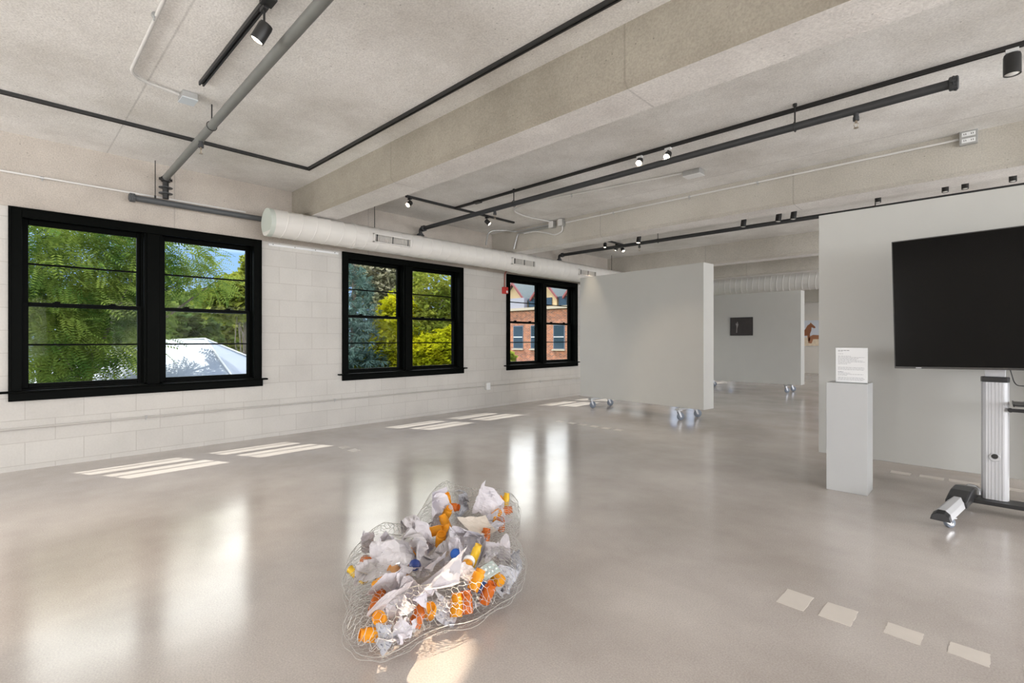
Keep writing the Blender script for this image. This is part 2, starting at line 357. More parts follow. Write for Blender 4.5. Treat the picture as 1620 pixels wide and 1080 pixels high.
# windows: twin double-hung units, black
def window(i, y0, real=True):
    e = empty('window_%d' % i, (0, y0, 0), kind='structure')
    cz0, cz1 = .715, 2.375; W = WW
    # casing (flat trim on the wall) + jamb liner
    b = B(); cw = .088
    b.box((-.002, 0, cz0), (.022, cw, cz1)); b.box((-.002, W-cw, cz0), (.022, W, cz1)); b.box((-.002, cw, cz1-cw), (.022, W-cw, cz1))
    b.box((.022, 0, cz0), (.030, .02, cz1)); b.box((.022, W-.02, cz0), (.030, W, cz1)); b.box((.022, .02, cz1-.02), (.030, W-.02, cz1))
    b.box((-.10, .5*W-.055, cz0), (.012, .5*W+.055, cz1-cw))
    b.build('casing', M_black, e, bevel=.003)
    b = B()
    for ya, yb in ((.06, .5*W-.05), (.5*W+.05, W-.06)):
        b.box((-.19, ya, cz0), (-.004, ya+.028, 2.33)); b.box((-.19, yb-.028, cz0), (-.004, yb, 2.33))
        b.box((-.19, ya, 2.30), (-.004, yb, 2.33)); b.box((-.19, ya, .70), (-.004, yb, .735))
        b.box((-.062, ya+.028, cz0), (-.05, ya+.040, 2.30)); b.box((-.062, yb-.040, cz0), (-.05, yb-.028, 2.30))
    b.build('jamb_liner', M_black, e)
    # stool and apron
    B().box((-.06, -.06, .703), (.062, W+.06, .722)).build('stool', M_black, e, bevel=.006)
    B().box((-.002, -.0, .628), (.028, W+.012, .704)).build('apron', M_black, e, bevel=.003)
    for ya, yb in ((.088, .5*W-.078), (.5*W+.078, W-.088)):
        for (xa, xb, za, zb, low) in ((-.105, -.068, .735, 1.528, 1), (-.150, -.113, 1.49, 2.300, 0)):
            b = B(); st = .045; br = .042 if low else .036; tr = .036 if low else .052
            b.box((xa, ya, za), (xb, ya+st, zb)); b.box((xa, yb-st, za), (xb, yb, zb))
            b.box((xa, ya+st, za), (xb, yb-st, za+br)); b.box((xa, ya+st, zb-tr), (xb, yb-st, zb))
            s = b.build('lower_sash' if low else 'upper_sash', M_black, e, bevel=.003)
            xm = (xa+xb)/2
            B().box((xm-.003, ya+st-.004, za+br-.004), (xm+.003, yb-st+.004, zb-tr+.004)).build('pane', M_glass, s)
            zc = (za+br+zb-tr)/2
            B().box((xm-.011, ya+st, zc-.008), (xm+.011, yb-st, zc+.008)).build('muntin', M_black, s)
            if low:
                for yy in (ya+.26*(yb-ya), ya+.72*(yb-ya)):
                    b = B().box((xa+.004, yy-.028, zb), (xb-.004, yy+.028, zb+.008)).box((xa+.010, yy-.012, zb+.008), (xb-.006, yy+.030, zb+.016))
                    b.build('sash_lock', M_black, s)
    return e
for i, y in enumerate(WIN): window(i+1, y)

# ------------------------------------------------------------ duct with registers
def duct():
    e = empty('spiral_duct', (.45, 2.1, 2.505), label='white spiral duct running along the window wall above the windows', cat='duct')
    # local: along +Y
    prof = []; segs = [(0, .155, 0), (3.75, .155, 0), (4.1, .175, -.006), (18.0-.3, .178, -.006)]
    b = B(); ys = []; y = 0
    def rad(y):
        for (a, ra, za), (c, rc, zc) in zip(segs, segs[1:]):
            if a <= y <= c:
                t = (y-a)/(c-a); return ra+(rc-ra)*t, za+(zc-za)*t
        return segs[-1][1:]
    vs = []; n = 40; rows = 0; y = 0
    while y < 17.6:
        r, z = rad(y)
        for dy, dr in ((0, 0), (.152, 0), (.155, .0028), (.165, .0028), (.168, 0)):
            yy = y+dy; r, z = rad(min(yy, 17.7))
            for k in range(n):
                a = 2*PI*k/n; vs.append((math.cos(a)*(r+dr), yy + .03*math.sin(a), z+math.sin(a)*(r+dr)))
            rows += 1
        y += .168
    fs = [(i*n+k, (i+1)*n+k, (i+1)*n+(k+1) % n, i*n+(k+1) % n) for i in range(rows-1) for k in range(n)]
    fs += [list(range(n)), list(range((rows-1)*n, rows*n))[::-1]]
    b.add(vs, fs); b.build('duct_body', M_duct, e, smooth=True)
    vv = [(math.cos(2*PI*k/n)*.150, -.012, math.sin(2*PI*k/n)*.150) for k in range(n)]
    b = B().tube([(0, -.02, 0), (0, .03, 0)], .1575, 40); b.build('end_cap', mat('duct_end_cap_paint', (.54, .58, .53), .5), e, smooth=True)
    for yy in (1.02, 3.7):
        r, z = rad(yy); B().tube([(0, yy-.02, z), (0, yy+.02, z)], r+.005, 40).build('joint_band', M_duct, e, smooth=True)
    # registers on the camera side, facing slightly down into the room
    for yc in (1.51, 4.06, 5.90, 8.9, 11.5):
        r, z = rad(yc); L = .56
        f = B(); M = T(0, yc, z) @ Matrix.Rotation(math.radians(4), 4, 'Y')
        x0 = r-.02; x1 = r+.028
        f.box((x0, -L/2, -.055), (x1, L/2, -.045), M).box((x0, -L/2, .045), (x1, L/2, .055), M).box((x0, -L/2, -.055), (x1, -L/2+.012, .055), M).box((x0, L/2-.012, -.055), (x1, L/2, .055), M)
        g = f.build('register', M_duct, e)
        B().box((r-.012, -L/2+.012, -.045), (r-.004, L/2-.012, .045), M).build('register_recess', mat('dark_duct_recess', (.12, .115, .11), .8), g)
        s = B()
        for k in range(26):
            yy = -L/2+.03+k*(L-.06)/25; s.box((r+.0, yy-.0022, -.045), (r+.018, yy+.0022, .045), M)
        s.build('louvre', M_duct, g)
        for yy in (-L/2+.045, 0, L/2-.045): B().box((r+.012, yy-.004, -.045), (r+.024, yy+.004, .045), M).build('damper_bar', M_track, g)
    for yy in (1.4, 4.3, 7.2, 10.5, 13.5):
        r, z = rad(yy)
        B().cyl((-.1, yy, z+r*.75), (-.1, yy, H-2.505), .005, 8).build('hanger_rod', M_track, e)
duct()
def cross_duct():
    e = empty('large_spiral_duct', (.74, 13.55, 2.70), label='large white spiral duct crossing the room behind the far panel', cat='duct')
    b = B(); n = 40; vs = []; rows = 0; x = 0
    while x < 11.6:
        for dx, dr in ((0, 0), (.115, 0), (.12, .006), (.135, .006), (.14, 0)):
            for k in range(n):
                a = 2*PI*k/n; vs.append((x+dx+.06*math.sin(a), math.cos(a)*(.31+dr), math.sin(a)*(.31+dr)))
            rows += 1
        x += .14
    fs = [(i*n+k, i*n+(k+1) % n, (i+1)*n+(k+1) % n, (i+1)*n+k) for i in range(rows-1) for k in range(n)]
    fs += [list(range(n))[::-1], list(range((rows-1)*n, rows*n))]
    b.add(vs, fs); b.build('duct_body', M_duct, e, smooth=True)
    for x in (1.2, 4.6, 8.0):
        B().tube([(x, 0, .3), (x, 0, .34)], .004, 8).build('hanger_rod', M_track, e)
cross_duct()

# ------------------------------------------------------------ sprinkler pipes
def coupling(b, c, ax, r=.03):
    c = Vector(c); a = Vector(ax).normalized()
    b.tube([c-a*.025, c-a*.02, c+a*.02, c+a*.025], [r+.006, r+.014, r+.014, r+.006], 16)
    p = a.cross(Vector((0, 0, 1))); p = p.normalized() if p.length > .1 else Vector((0, 1, 0))
    for s in (-1, 1):
        q = c+p*s*(r+.018); b.tube([q-a*.012, q+a*.012], .012, 8); b.tube([q-p.cross(a)*.03, q+p.cross(a)*.03], .005, 6)
def sprinkler(parent, x, y, z):
    b = B().tube([(x, y, z), (x, y, z-.055)], .017, 12).tube([(x, y, z-.03), (x, y, z-.058)], .021, 6)
    s = b.build('outlet_fitting', M_pipe, parent, smooth=True)
    b = B().tube([(x, y, z-.055), (x, y, z-.075)], .008, 8)
    for k in (-1, 1): b.tube([(x+k*.004, y, z-.07), (x+k*.014, y, z-.085), (x+k*.010, y, z-.10), (x, y, z-.108)], .0022, 6)
    b.tube([(x, y, z-.108), (x, y, z-.111)], .015, 14)
    b.build('sprinkler_head', mat('brass_sprinkler', (.42, .36, .28), .35, .8), s)
def ring_hanger(parent, x, y, z, r=.031):
    b = B(); pts = [(x, y+math.cos(a)*(r+.003), z+math.sin(a)*(r+.006)) for a in [2*PI*k/20 for k in range(21)]]
    b.tube(pts, .003, 6, False); b.tube([(x, y, z+r+.004), (x, y, z+r+.03)], .008, 8); b.tube([(x, y, z+r+.02), (x, y, H+.005)], .005, 8)
    b.build('ring_hanger', M_track, parent)
# wall branch pipe + riser + first cross pipe
e = empty('sprinkler_main_pipe', (.12, .92, 2.605), label='dark grey sprinkler pipe along the wall above the first window', cat='pipe')
b = B().tube([(0, .0, 0), (0, 8.2, .0)], .031, 18); b.build('pipe', M_dpipe, e, smooth=True)
b = B(); coupling(b, (0, .0, 0), (0, 1, 0)); b.tube([(0, -.03, 0), (0, -.025, 0)], .03, 16); b.build('end_cap', M_dpipe, e, smooth=True)
b = B().tube([(0, .0+.19, .03), (0, .19, .42)], .004, 8).tube([(0, .19, .025), (0, .19, .06)], .009, 8); b.build('hanger_rod', M_track, e)
z1 = 2.86
e = empty('sprinkler_pipe', (.12, 1.2, 2.63), label='grey sprinkler pipe crossing the ceiling nearest the camera, from the riser with discs', cat='pipe', group='sprinkler pipes across the ceiling')
b = B().tube([(.02, -.005, z1-2.63), (7.5, -.17, z1-2.63)], .031, 20); b.build('pipe', M_gpipe, e, smooth=True)
b = B().tube([(0, 0, .02), (0, 0, z1-2.63+.005)], .028, 16); coupling(b, (.0, 0, z1-2.63-.01), (0, 0, 1))
b.tube([(.0, 0, z1-2.63), (.05, 0, z1-2.63)], .037, 16); b.build('riser', M_track, e, smooth=True)
b = B()
for z in (.075, .135): b.tube([(0, 0, z-.006), (0, 0, z-.003), (0, 0, z+.003), (0, 0, z+.006)], [.03, .062, .062, .03], 24)
b.build('riser_disc', M_dpipe, e, smooth=True)
def pipe1y(x): return -.005 - .022*(x-.02)
sprinkler(e, 1.45, pipe1y(1.45), z1-2.63-.02)
x = 1.78; b = B(); pts = [(x, pipe1y(x)+math.cos(a)*.036, z1-2.63+math.sin(a)*.036) for a in [2*PI*k/20 for k in range(21)]]
b.tube(pts, .0028, 6, False).tube([(x, pipe1y(x), .265), (x, pipe1y(x), H-2.63+.005)], .005, 8); b.build('ring_hanger', M_track, e)
def cross_pipe(name_label, y, z, xa, xb, heads, hangs, slope=0.0, r=.03, endcap=True):
    e = empty('sprinkler_pipe', (0, y, z), label=name_label, cat='pipe', group='sprinkler pipes across the ceiling')
    yy = lambda x: slope*x
    b = B().tube([(xa, yy(xa), 0), (xb, yy(xb), 0)], r, 18); b.build('pipe', M_pipe, e, smooth=True)
    b = B(); coupling(b, (xa, yy(xa), 0), (1, 0, 0)); b.tube(bend([(xa, yy(xa), 0), (.12, yy(xa), 0), (.12, yy(xa), 2.605-z+.0)], .06), .029, 14)
    coupling(b, (.12, yy(xa), -.09), (0, 0, 1)); b.build('elbow', M_pipe, e, smooth=True)
    if endcap:
        b = B(); coupling(b, (xb, yy(xb), 0), (1, 0, 0)); b.tube([(xb, yy(xb), 0), (xb+.02, yy(xb), 0)], .034, 16)
        b.tube([(xb+.01, yy(xb), 0), (xb+.01, yy(xb), -.05)], .007, 8); b.build('end_cap', M_pipe, e, smooth=True)
    for x in heads: sprinkler(e, x, yy(x), -.02)
    for x in hangs:
        b = B(); pts = [(x, yy(x)+math.cos(a)*(r+.004), math.sin(a)*(r+.008)) for a in [2*PI*k/20 for k in range(21)]]
        b.tube(pts, .004, 6, False).tube([(x, yy(x), r+.004), (x, yy(x), H-z+.004)], .006, 8).tube([(x, yy(x), H-z-.02), (x, yy(x), H-z)], .016, 10)
        b.build('ring_hanger', M_track, e)
cross_pipe('black sprinkler pipe between first and second beams, its capped end at upper right', 4.413, 2.85, .2, 6.13, (1.76, 5.6), (2.1, 5.2), slope=-.0162)
cross_pipe('black sprinkler pipe crossing behind the second beam, over the nearest rolling panel', 7.76, 2.865, .2, 7.6, (1.9,), (2.25, 5.25), slope=0, endcap=True)

# ------------------------------------------------------------ light tracks and track heads
def track(name_label, pts, w=.034, h=.026, joiner=None, z=H, group='ceiling light tracks'):
    e = empty('light_track', (*pts[0][:2], z), label=name_label, cat='light track', group=group)
    b = B(); o = Vector((*pts[0][:2], 0))
    for k in range(len(pts)-1):
        a = Vector((*pts[k], 0))-o; c = Vector((*pts[k+1], 0))-o; d = (c-a).normalized(); n = Vector((-d.y, d.x, 0))
        a = a-d*(w/2); c = c+d*(w/2)
        for s in (-1, 1):   # two lips with a groove
            b.prism([(s*w/2, .002), (s*w/2, -h), (s*.006, -h), (s*.006, .002)] if s > 0 else [(-w/2, .002), (-.006, .002), (-.006, -h), (-w/2, -h)],
                    lambda u, v, q, a=a, c=c, n=n: (c if q else a)+n*u+Vector((0, 0, v)))
        b.prism([(-.008, .002), (-.008, -h*.5), (.008, -h*.5), (.008, .002)], lambda u, v, q, a=a, c=c, n=n: (c if q else a)+n*u+Vector((0, 0, v)))
    b.build('rail', M_track, e)
    if joiner:
        x, y, L = joiner
        B().box((x-o.x-L/2, y-o.y-.032, -.034), (x-o.x+L/2, y-o.y+.032, 0)).build('joiner', M_track, e, bevel=.003)
    return e
track('black L shaped light track turning beside the first beam', [(1.03, -3.0), (1.03, 2.305), (7.8, 2.305)])
track('short black light track carrying the two nearest lit spotlights', [(2.24, 1.005), (7.5, 1.005)], joiner=(3.5, 1.005, .09))
track('long black light track between first and second beams with two lit spotlights', [(.95, 4.41), (8.2, 4.41)], joiner=(1.40, 4.41, .12))
track('short black light track near the wall between first and second beams', [(.935, 3.62), (.935, 5.58)])
track('black light track over the near rolling panel, behind the second beam', [(1.75, 7.60), (8.0, 7.60)])
track('short black light track near the wall behind the second beam', [(1.2, 6.9), (1.2, 8.5)])
track('thin black light track high before the far wall', [(.8, 17.0), (6, 17.0)])

def track_head(x, y, aim, lit, label, drop=.075, r=.032, L=.085, white=False, tr=.026, z=H, grp='track spotlights', cone=50):
    e = empty('track_spotlight', (x, y, z-tr), label=label, cat='spotlight', group=grp)
    B().box((-.03, -.014, -.022), (.03, .014, 0)).build('adapter', M_white if white else M_track, e, bevel=.002)
    p = Vector((0, 0, -.02-drop)); a = Vector(aim).normalized()
    b = B().tube([(0, 0, -.02), p+Vector((0, 0, .01))], .006, 8).tube([p+Vector((0, -.014, .008)), p+Vector((0, .014, .008))], .009, 10)
    b.build('stem', M_track, e, smooth=True)
    c = p-a*.0
    q = a.to_track_quat('Z', 'Y').to_matrix().to_4x4()
    Mx = Matrix.Translation(c) @ q
    h = B().lathe([(r*.6, -.03), (r*.92, -.026), (r, -.012), (r, L-.03), (r*.9, L-.03), (r*.86, L-.04)], Mx, 24).build('lamp_housing', M_track, e, smooth=True)
    B().lathe([(.004, L-.042), (r*.86, L-.042), (r*.86, L-.036), (.6*r, L-.030), (.01, L-.027)], Mx, 20).build('lens', M_lit if lit else M_lens, h, smooth=True)
    if lit:
        wp = Vector((x, y, z-tr))+c+a*(L-.01)
        light('spot_beam', 'SPOT', wp, lit, (1, .80, .58), to=wp+a, spot_size=math.radians(cone), spot_blend=.6, shadow_soft_size=.008 if cone < 10 else .02)
track_head(3.44, 1.005, (-.35, -.45, -1), 50, 'lit black spotlight on the nearest track, upper left', drop=.10, r=.036, L=.11)
track_head(4.02, 1.005, (-.55, -.2, -1), 50, 'lit black spotlight cut by the top edge of the photo', drop=.10, r=.036, L=.11)
track_head(3.80, 4.41, (1.0, -3.36, -2.93), 1700, 'left of the two lit spotlights on the long track, by the black pipe', cone=5.6, white=True, drop=.03)
track_head(4.10, 4.41, (.3, -2.9, -2.4), 70, 'right of the two lit spotlights on the long track, by the black pipe', white=True, drop=.045)
track_head(.935, 3.66, (.3, -1, -.8), 60, 'lit spotlight at the wall end of the short track under first beam', drop=.05)
track_head(.935, 5.02, (.9, .6, -1), 60, 'small spotlight tilted right on the short track near the wall', drop=.05)
track_head(6.40, 4.41, (0.0, 0, -1), 0, 'large unlit black spotlight at the right edge of the photo', white=True, drop=.04, r=.042, L=.13)
for x, wl, lb in ((3.70, 0, 'first unlit spotlight from the left hanging before the third beam'), (4.17, 0, 'second unlit spotlight from the left hanging before the third beam'),
                  (4.36, 0, 'third unlit spotlight, nearest the tall right partition edge'),
                  (1.98, 40, 'lit spotlight beside the hanger rod above the near rolling panel')):
    track_head(x, 7.60, (-.1, -.1, -1), wl, lb, white=True, drop=.055, r=.037, L=.12)
for y, wl, lb, am in ((7.05, 40, 'left one of the lit pair of spotlights near the wall behind the second beam', (.05, -.1, -1)),
                      (7.75, 40, 'right one of the lit pair of spotlights near the wall behind the second beam', (.1, -.1, -1)),
                      (8.15, 40, 'lit spotlight turned left, lowest of those over the near rolling panel', (-.6, -.2, -1)),
                      (8.35, 40, 'lit spotlight turned right, lowest of those over the near rolling panel', (.6, -.2, -1))):
    track_head(1.2 + (y-7.05)*.0, y, am, wl, lb, drop=.05)
for x, lb in ((5.30, 'first small unlit spotlight above the top edge of the partition behind the television'), (5.93, 'second small unlit spotlight above the partition behind the television'),
              (6.10, 'third small unlit spotlight above the partition behind the television'), (6.48, 'fourth small unlit spotlight above the partition behind the television')):
    track_head(x, 7.60, (0, -.1, -1), 0, lb, drop=.04)
track_head(2.55, 17.0, (-.2, 1, -.8), 25, 'tiny black spotlight on the track before the far wall', drop=.05)

# ------------------------------------------------------------ conduits and boxes
def conduit(label, pts, r=.0105, mt=None, straps=(), rr=.08, name='conduit'):
    o = Vector(pts[0]); e = empty(name, o, label=label, cat='conduit')
    b = B().tube([p-o for p in bend(pts, rr)], r, 12); b.build('tube', mt or M_conduit, e, smooth=True)
    for (p, d) in straps:
        p = Vector(p)-o; d = Vector(d).normalized()
        B().tube([p-d*.012, p+d*.012], r+.003, 12).tube([p, p+Vector((0, 0, -r-.02))] if abs(d.z) < .5 else [p, p+Vector((0, .03, 0))], .005, 6).build('strap', M_steel, e)
    return e
conduit('grey conduit bending across the ceiling to a small box, upper left', [(6.0, .60, H-.017), (2.0, .62, H-.017), (1.94, .93, H-.017)], straps=[((2.9, .605, H-.014), (1, 0, 0))], rr=.16)
def junction(name, loc, size, label, mt=None, lid=None, cat='junction box', rz=0, face='down'):
    e = empty(name, loc, rz, label=label, cat=cat, group=None)
    sx, sy, sz = size
    b = B().box((-sx/2, -sy/2, -sz/2), (sx/2, sy/2, sz/2)); b.build('box_body', mt or M_steel, e, bevel=.004)
    if face == 'down': c = B().box((-sx/2-.002, -sy/2-.002, -sz/2-.004), (sx/2+.002, sy/2+.002, -sz/2+.002))
    elif face == 'y': c = B().box((-sx/2-.003, -sy/2-.005, -sz/2-.003), (sx/2+.003, -sy/2+.001, sz/2+.003))
    else: c = B().box((sx/2-.001, -sy/2-.003, -sz/2-.003), (sx/2+.005, sy/2+.003, sz/2+.003))
    c.build('cover_plate', lid or M_white, e, bevel=.002)
    return e
junction('junction_box', (1.95, .985, H-.025), (.13, .10, .05), 'small steel box with pale cover on the ceiling above the first window', lid=mat('pale_blue_cover', (.62, .68, .72), .4))
conduit('long thin conduit on the wall above the first window', [(.029, -4.5, 2.668), (.029, 2.0, 2.675)], r=.010, straps=[((.029, .27, 2.67), (0, 1, 0))])
conduit('thin white conduit along the block wall below all the windows', [(.017, -4.5, .385), (.017, 12.0, .372)], r=.010, mt=mat('white_conduit_paint', (.50, .48, .45), .5),  # white paint darkened to stand for the shade under the tube
        straps=[((.017, 1.05, .385), (0, 1, 0)), ((.017, 3.1, .383), (0, 1, 0)), ((.017, 7.3, .38), (0, 1, 0))])
e = junction('outlet_box', (.03, 5.88, .378), (.05, .075, .115), 'small white electrical outlet on the block wall below the windows', mt=M_conduit, cat='outlet', face='x')
B().box((.02, -.018, -.035), (.033, .018, .035)).build('socket', M_white, e, bevel=.002)
yb = 5.985
conduit('grey conduit along the near face of the second beam to the outlet box', [(1.66, yb, 2.965), (6.10, yb, 2.978)], r=.0105,
        straps=[((2.5, yb, 2.967), (1, 0, 0)), ((3.6, yb, 2.97), (1, 0, 0)), ((4.4, yb, 2.972), (1, 0, 0))])
e = junction('outlet_box', (6.165, 5.975, 2.972), (.115, .05, .115), 'grey double electrical outlet at the end of the beam conduit, upper right', cat='outlet', face='y', lid=M_steel)
for z in (-.028, .028):
    s = B().box((-.045, -.034, z-.018), (.045, -.029, z+.018)).build('socket', M_white, e, bevel=.001)
    q = B()
    for xx in (-.03, -.018, .018, .03): q.box((xx-.002, -.0355, z-.006), (xx+.002, -.0335, z+.007))
    q.build('socket_slots', M_track, s)
junction('junction_box', (1.60, 5.955, 2.968), (.075, .08, .095), 'right one of two small grey boxes on the second beam near the wall', face='y', lid=M_conduit)
junction('junction_box', (1.42, 5.955, 2.965), (.085, .08, .095), 'left one of two small grey boxes on the second beam near the wall', face='y', lid=M_conduit)
conduit('grey conduit on the ceiling from the beam boxes to the white covered box', [(1.40, 5.93, H-.017), (1.33, 5.45, H-.017), (1.42, 5.02, H-.017), (1.9, 4.93, H-.017), (3.86, 5.22, H-.017)], rr=.2, straps=[((2.5, 5.02, H-.017), (1, .14, 0))])
e = junction('junction_box', (3.97, 5.27, H-.03), (.19, .13, .055), 'steel ceiling box with a large white cover between first and second beams')
conduit('upper of two steel conduits bending down to the duct by the second beam', [(1.37, 5.955, 2.975), (.62, 5.955, 2.975), (.62, 5.75, 2.97), (.45, 5.5, 2.95), (.45, 5.45, 2.715)], r=.012, mt=M_steel, rr=.12)
conduit('lower of two steel conduits along the second beam to the duct', [(1.37, 5.975, 2.945), (.75, 5.975, 2.945), (.66, 5.975, 2.94), (.60, 5.94, 2.69)], r=.012, mt=M_steel, rr=.12)
conduit('short grey conduit looping down from the box on the second beam', [(1.60, 5.975, 2.92), (1.60, 5.975, 2.84), (1.46, 5.975, 2.80), (1.30, 5.975, 2.86), (1.05, 5.975, 2.925), (.8, 5.975, 2.925)], r=.0105, rr=.07)
conduit('red brown conduit rising from the alarm box beside the third window', [(.02, 6.315, 2.13), (.02, 6.315, 2.37), (.03, 6.36, 2.44), (.05, 6.55, 2.47)], r=.011, mt=M_redpipe, rr=.06)
e = empty('fire_alarm_box', (.0, 6.315, 2.07), label='red fire alarm box on the wall beside the third window', cat='alarm')
B().box((0, -.055, -.06), (.055, .055, .06)).build('box_body', M_red, e, bevel=.006)
B().box((.055, .0, -.045), (.062, .04, -.005)).build('strobe_lens', M_white, e, bevel=.002)
def strip(y0, y1, label):
    e = empty('metal_strip', (0, y0, 2.337), label=label, cat='strip')
    B().box((0, 0, -.012), (.022, y1-y0, .012)).build('rail', M_white, e)
    for k in range(4):
        B().tube([(.02, .05+(y1-y0-.1)*k/3, .004), (.026, .05+(y1-y0-.1)*k/3, .004)], .005, 8).build('screw', M_track, e)
strip(2.26, 3.15, 'narrow white metal strip on the wall between the first two windows')
strip(8.56, 9.4, 'narrow white metal strip on the wall past the third window')

# ------------------------------------------------------------ rolling gallery panels
def caster(parent, x, y, ztop, yaw, R=.058, part='caster'):
    M = T(x, y, 0) @ Matrix.Rotation(yaw, 4, 'Z')
    b = B().box((-.04, -.04, ztop-.006), (.04, .04, ztop), M).tube([M @ Vector((0, 0, ztop-.028)), M @ Vector((0, 0, ztop-.006))], .022, 14)
    for s in (-1, 1):
        b.prism([(-.016, ztop-.03), (.02, ztop-.03), (.045, R-.012), (.022, R-.014)], lambda u, v, k, s=s: M @ Vector((u, s*.019+(k-.5)*.004, v)))
    b.box((-.018, -.021, ztop-.032), (.022, .021, ztop-.026), M)
    b.tube([M @ Vector((.033, -.023, R)), M @ Vector((.033, .023, R))], .006, 8)
    f = b.build(part, M_chrome, parent)
    w = B(); prof = [(-.016, R-.010), (-.013, R-.002), (-.006, R), (.006, R), (.017, R-.002), (.016, R-.010)]
    w.lathe([(R*.3, -.016), (R-.010, -.016), (R-.002, -.012), (R, -.005), (R, .005), (R-.002, .012), (R-.010, .016), (R*.3, .016)], M @ T(.033, 0, R) @ Matrix.Rotation(PI/2, 4, 'X'), 24)
    w.build('wheel', M_wheel, f, smooth=True)
def rolling_panel(name, fl, ang, L, Hh, zb, label, yaws, offs=.34):
    e = empty(name, (fl[0], fl[1], 0), ang, label=label, cat='display panel', group='rolling gallery panels')
    th = .285
    B().box((0, 0, zb), (L, th, zb+Hh)).build('panel', M_panel, e, bevel=.004)
    k = 0
    for x in (offs, L-offs):
        B().box((x-.03, th/2-.27, zb-.026), (x+.03, th/2+.27, zb-.001)).build('outrigger', M_steel, e)
        for y in (th/2-.235, th/2+.235):
            caster(e, x, y, zb-.026, yaws[k % len(yaws)]); k += 1
    return e
rolling_panel('rolling_panel', (1.01, 7.235), math.atan2(6.985-7.235, 2.35), 2.363, 2.115, .176, 'blank pale grey rolling panel on casters in the middle, nearest the windows', (1.25, 1.05, 1.15, .85))
p2 = rolling_panel('rolling_panel', (.95, 12.27), 0, 2.36, 2.10, .18, 'farther pale grey rolling panel with a small dark photograph on it', (1.2, .9, .9, .7), .28)
rolling_panel('rolling_panel', (5.198, 5.09), 0, 2.363, 2.115, .176, 'tall pale grey panel at right behind the television and pedestal', (1.6, 1.05, 1.15, .85), .24)

# dark photograph on the far panel
e = empty('framed_photograph', (1.80, 12.27, 1.50), label='dark framed photograph of a small pale figure hanging on the farther panel', cat='picture')
B().box((0, -.03, -.215), (.51, 0, .215)).build('frame', M_track, e, bevel=.003)
B().box((.015, -.032, -.20), (.495, -.029, .20)).build('print', mat('dark_photo_print', (.045, .038, .036), .35, var=.4, vscale=9), e)
b = B(); fig = [(.13, -.15), (.15, -.15), (.152, -.05), (.165, .0), (.18, .04), (.172, .07), (.165, .075), (.168, .10), (.158, .115), (.148, .10), (.15, .078), (.136, .06), (.125, .09), (.120, .05), (.135, .02), (.138, -.04)]
b.prism(fig, lambda u, v, k: (u+.01, -.0325-.001*k, v)); b.build('pale_figure', mat('pale_figure_tone', (.30, .28, .27), .5), e)
# horse artwork on far wall
e = empty('horse_artwork', (.9, 19.99, 1.41), label='large unframed picture of brown horses on the far wall', cat='picture')
B().box((0, -.02, -.46), (2.3, 0, .46)).build('sheet', mat('pale_blue_sheet', (.66, .71, .80), .6), e)
b = B()
import itertools
rng = random.Random(3)
prof = [(0, -.45)]+[(2.3*k/30, -.12+rng.uniform(-.06, .06)) for k in range(31)]+[(2.3, -.45)]
b.prism(prof, lambda u, v, k: (u, -.022-.003*k, v)); b.build('painted_grass', mat('cream_orange_grass', (.80, .68, .52), .6, var=.25, vscale=14), e)
horse = [(-.5, -.25), (-.45, .02), (-.30, .10), (-.05, .08), (.05, .14), (.12, .28), (.20, .34), (.22, .39), (.25, .35), (.36, .24), (.37, .19), (.33, .18), (.25, .22), (.24, .10), (.20, -.02), (.20, -.28), (.14, -.28), (.12, -.08), (-.30, -.10), (-.36, -.28), (-.42, -.28)]
for dx, dz, s, c in ((.62, 0, 1, (.30, .12, .06)), (1.16, -.13, .8, (.42, .19, .10)), (1.75, .0, .95, (.22, .09, .05))):
    b = B().prism([(u*s, v*s) for u, v in horse], lambda u, v, k, dx=dx, dz=dz: (u+dx, -.024-.004*k, v+dz))
    b.build('painted_horse', mat('horse_brown_%d' % int(c[0]*100), c, .6, var=.3, vscale=10), e)

# pedestal and sign
e = empty('pedestal', (5.367, 4.552, 0), math.radians(0), label='plain grey box pedestal standing left of the television', cat='pedestal')
B().box((0, 0, 0), (.268, .235, .845)).build('plinth', M_ped, e, bevel=.002)
e = empty('acrylic_sign_holder', (5.425, 4.60, .8455), label='clear upright sign holder with a printed sheet on top of the grey pedestal', cat='sign')
B().box((-.004, 0, 0), (.204, .006, .272)).box((-.004, .0, 0), (.204, .05, .003)).build('holder', mat('clear_acrylic_edge', (.75, .77, .77), .15), e)
B().box((0, -.003, .008), (.200, -.0005, .268)).build('printed_sheet', mat('sign_sheet', (.80, .81, .82), .5), e)
b = B(); z = .252; rng = random.Random(5)
rows = [(.075, 2), (.03, 1), (0, 0), (.035, 1), (0, 0), (.085, 1), (.175, 1), (.135, 1), (.125, 1), (.16, 1), (.175, 1), (.085, 1), (.06, 1), (0, 0), (.0, 0), (.17, 1), (.175, 1), (.17, 1), (0, 0), (.035, 2), (.08, 1), (.165, 1), (.06, 1), (0, 0), (.165, 1), (.175, 1), (.165, 1)]
for L, wt in rows:
    x = .012
    while L and x < .012+L:
        ww = min(rng.uniform(.006, .02), .012+L-x); b.box((x, -.0036, z-.0012*wt), (x+ww, -.0029, z+.0012*wt)); x += ww+.003
    z -= .0088
b.build('printed_text', mat('grey_ink', (.30, .31, .33), .6), e)

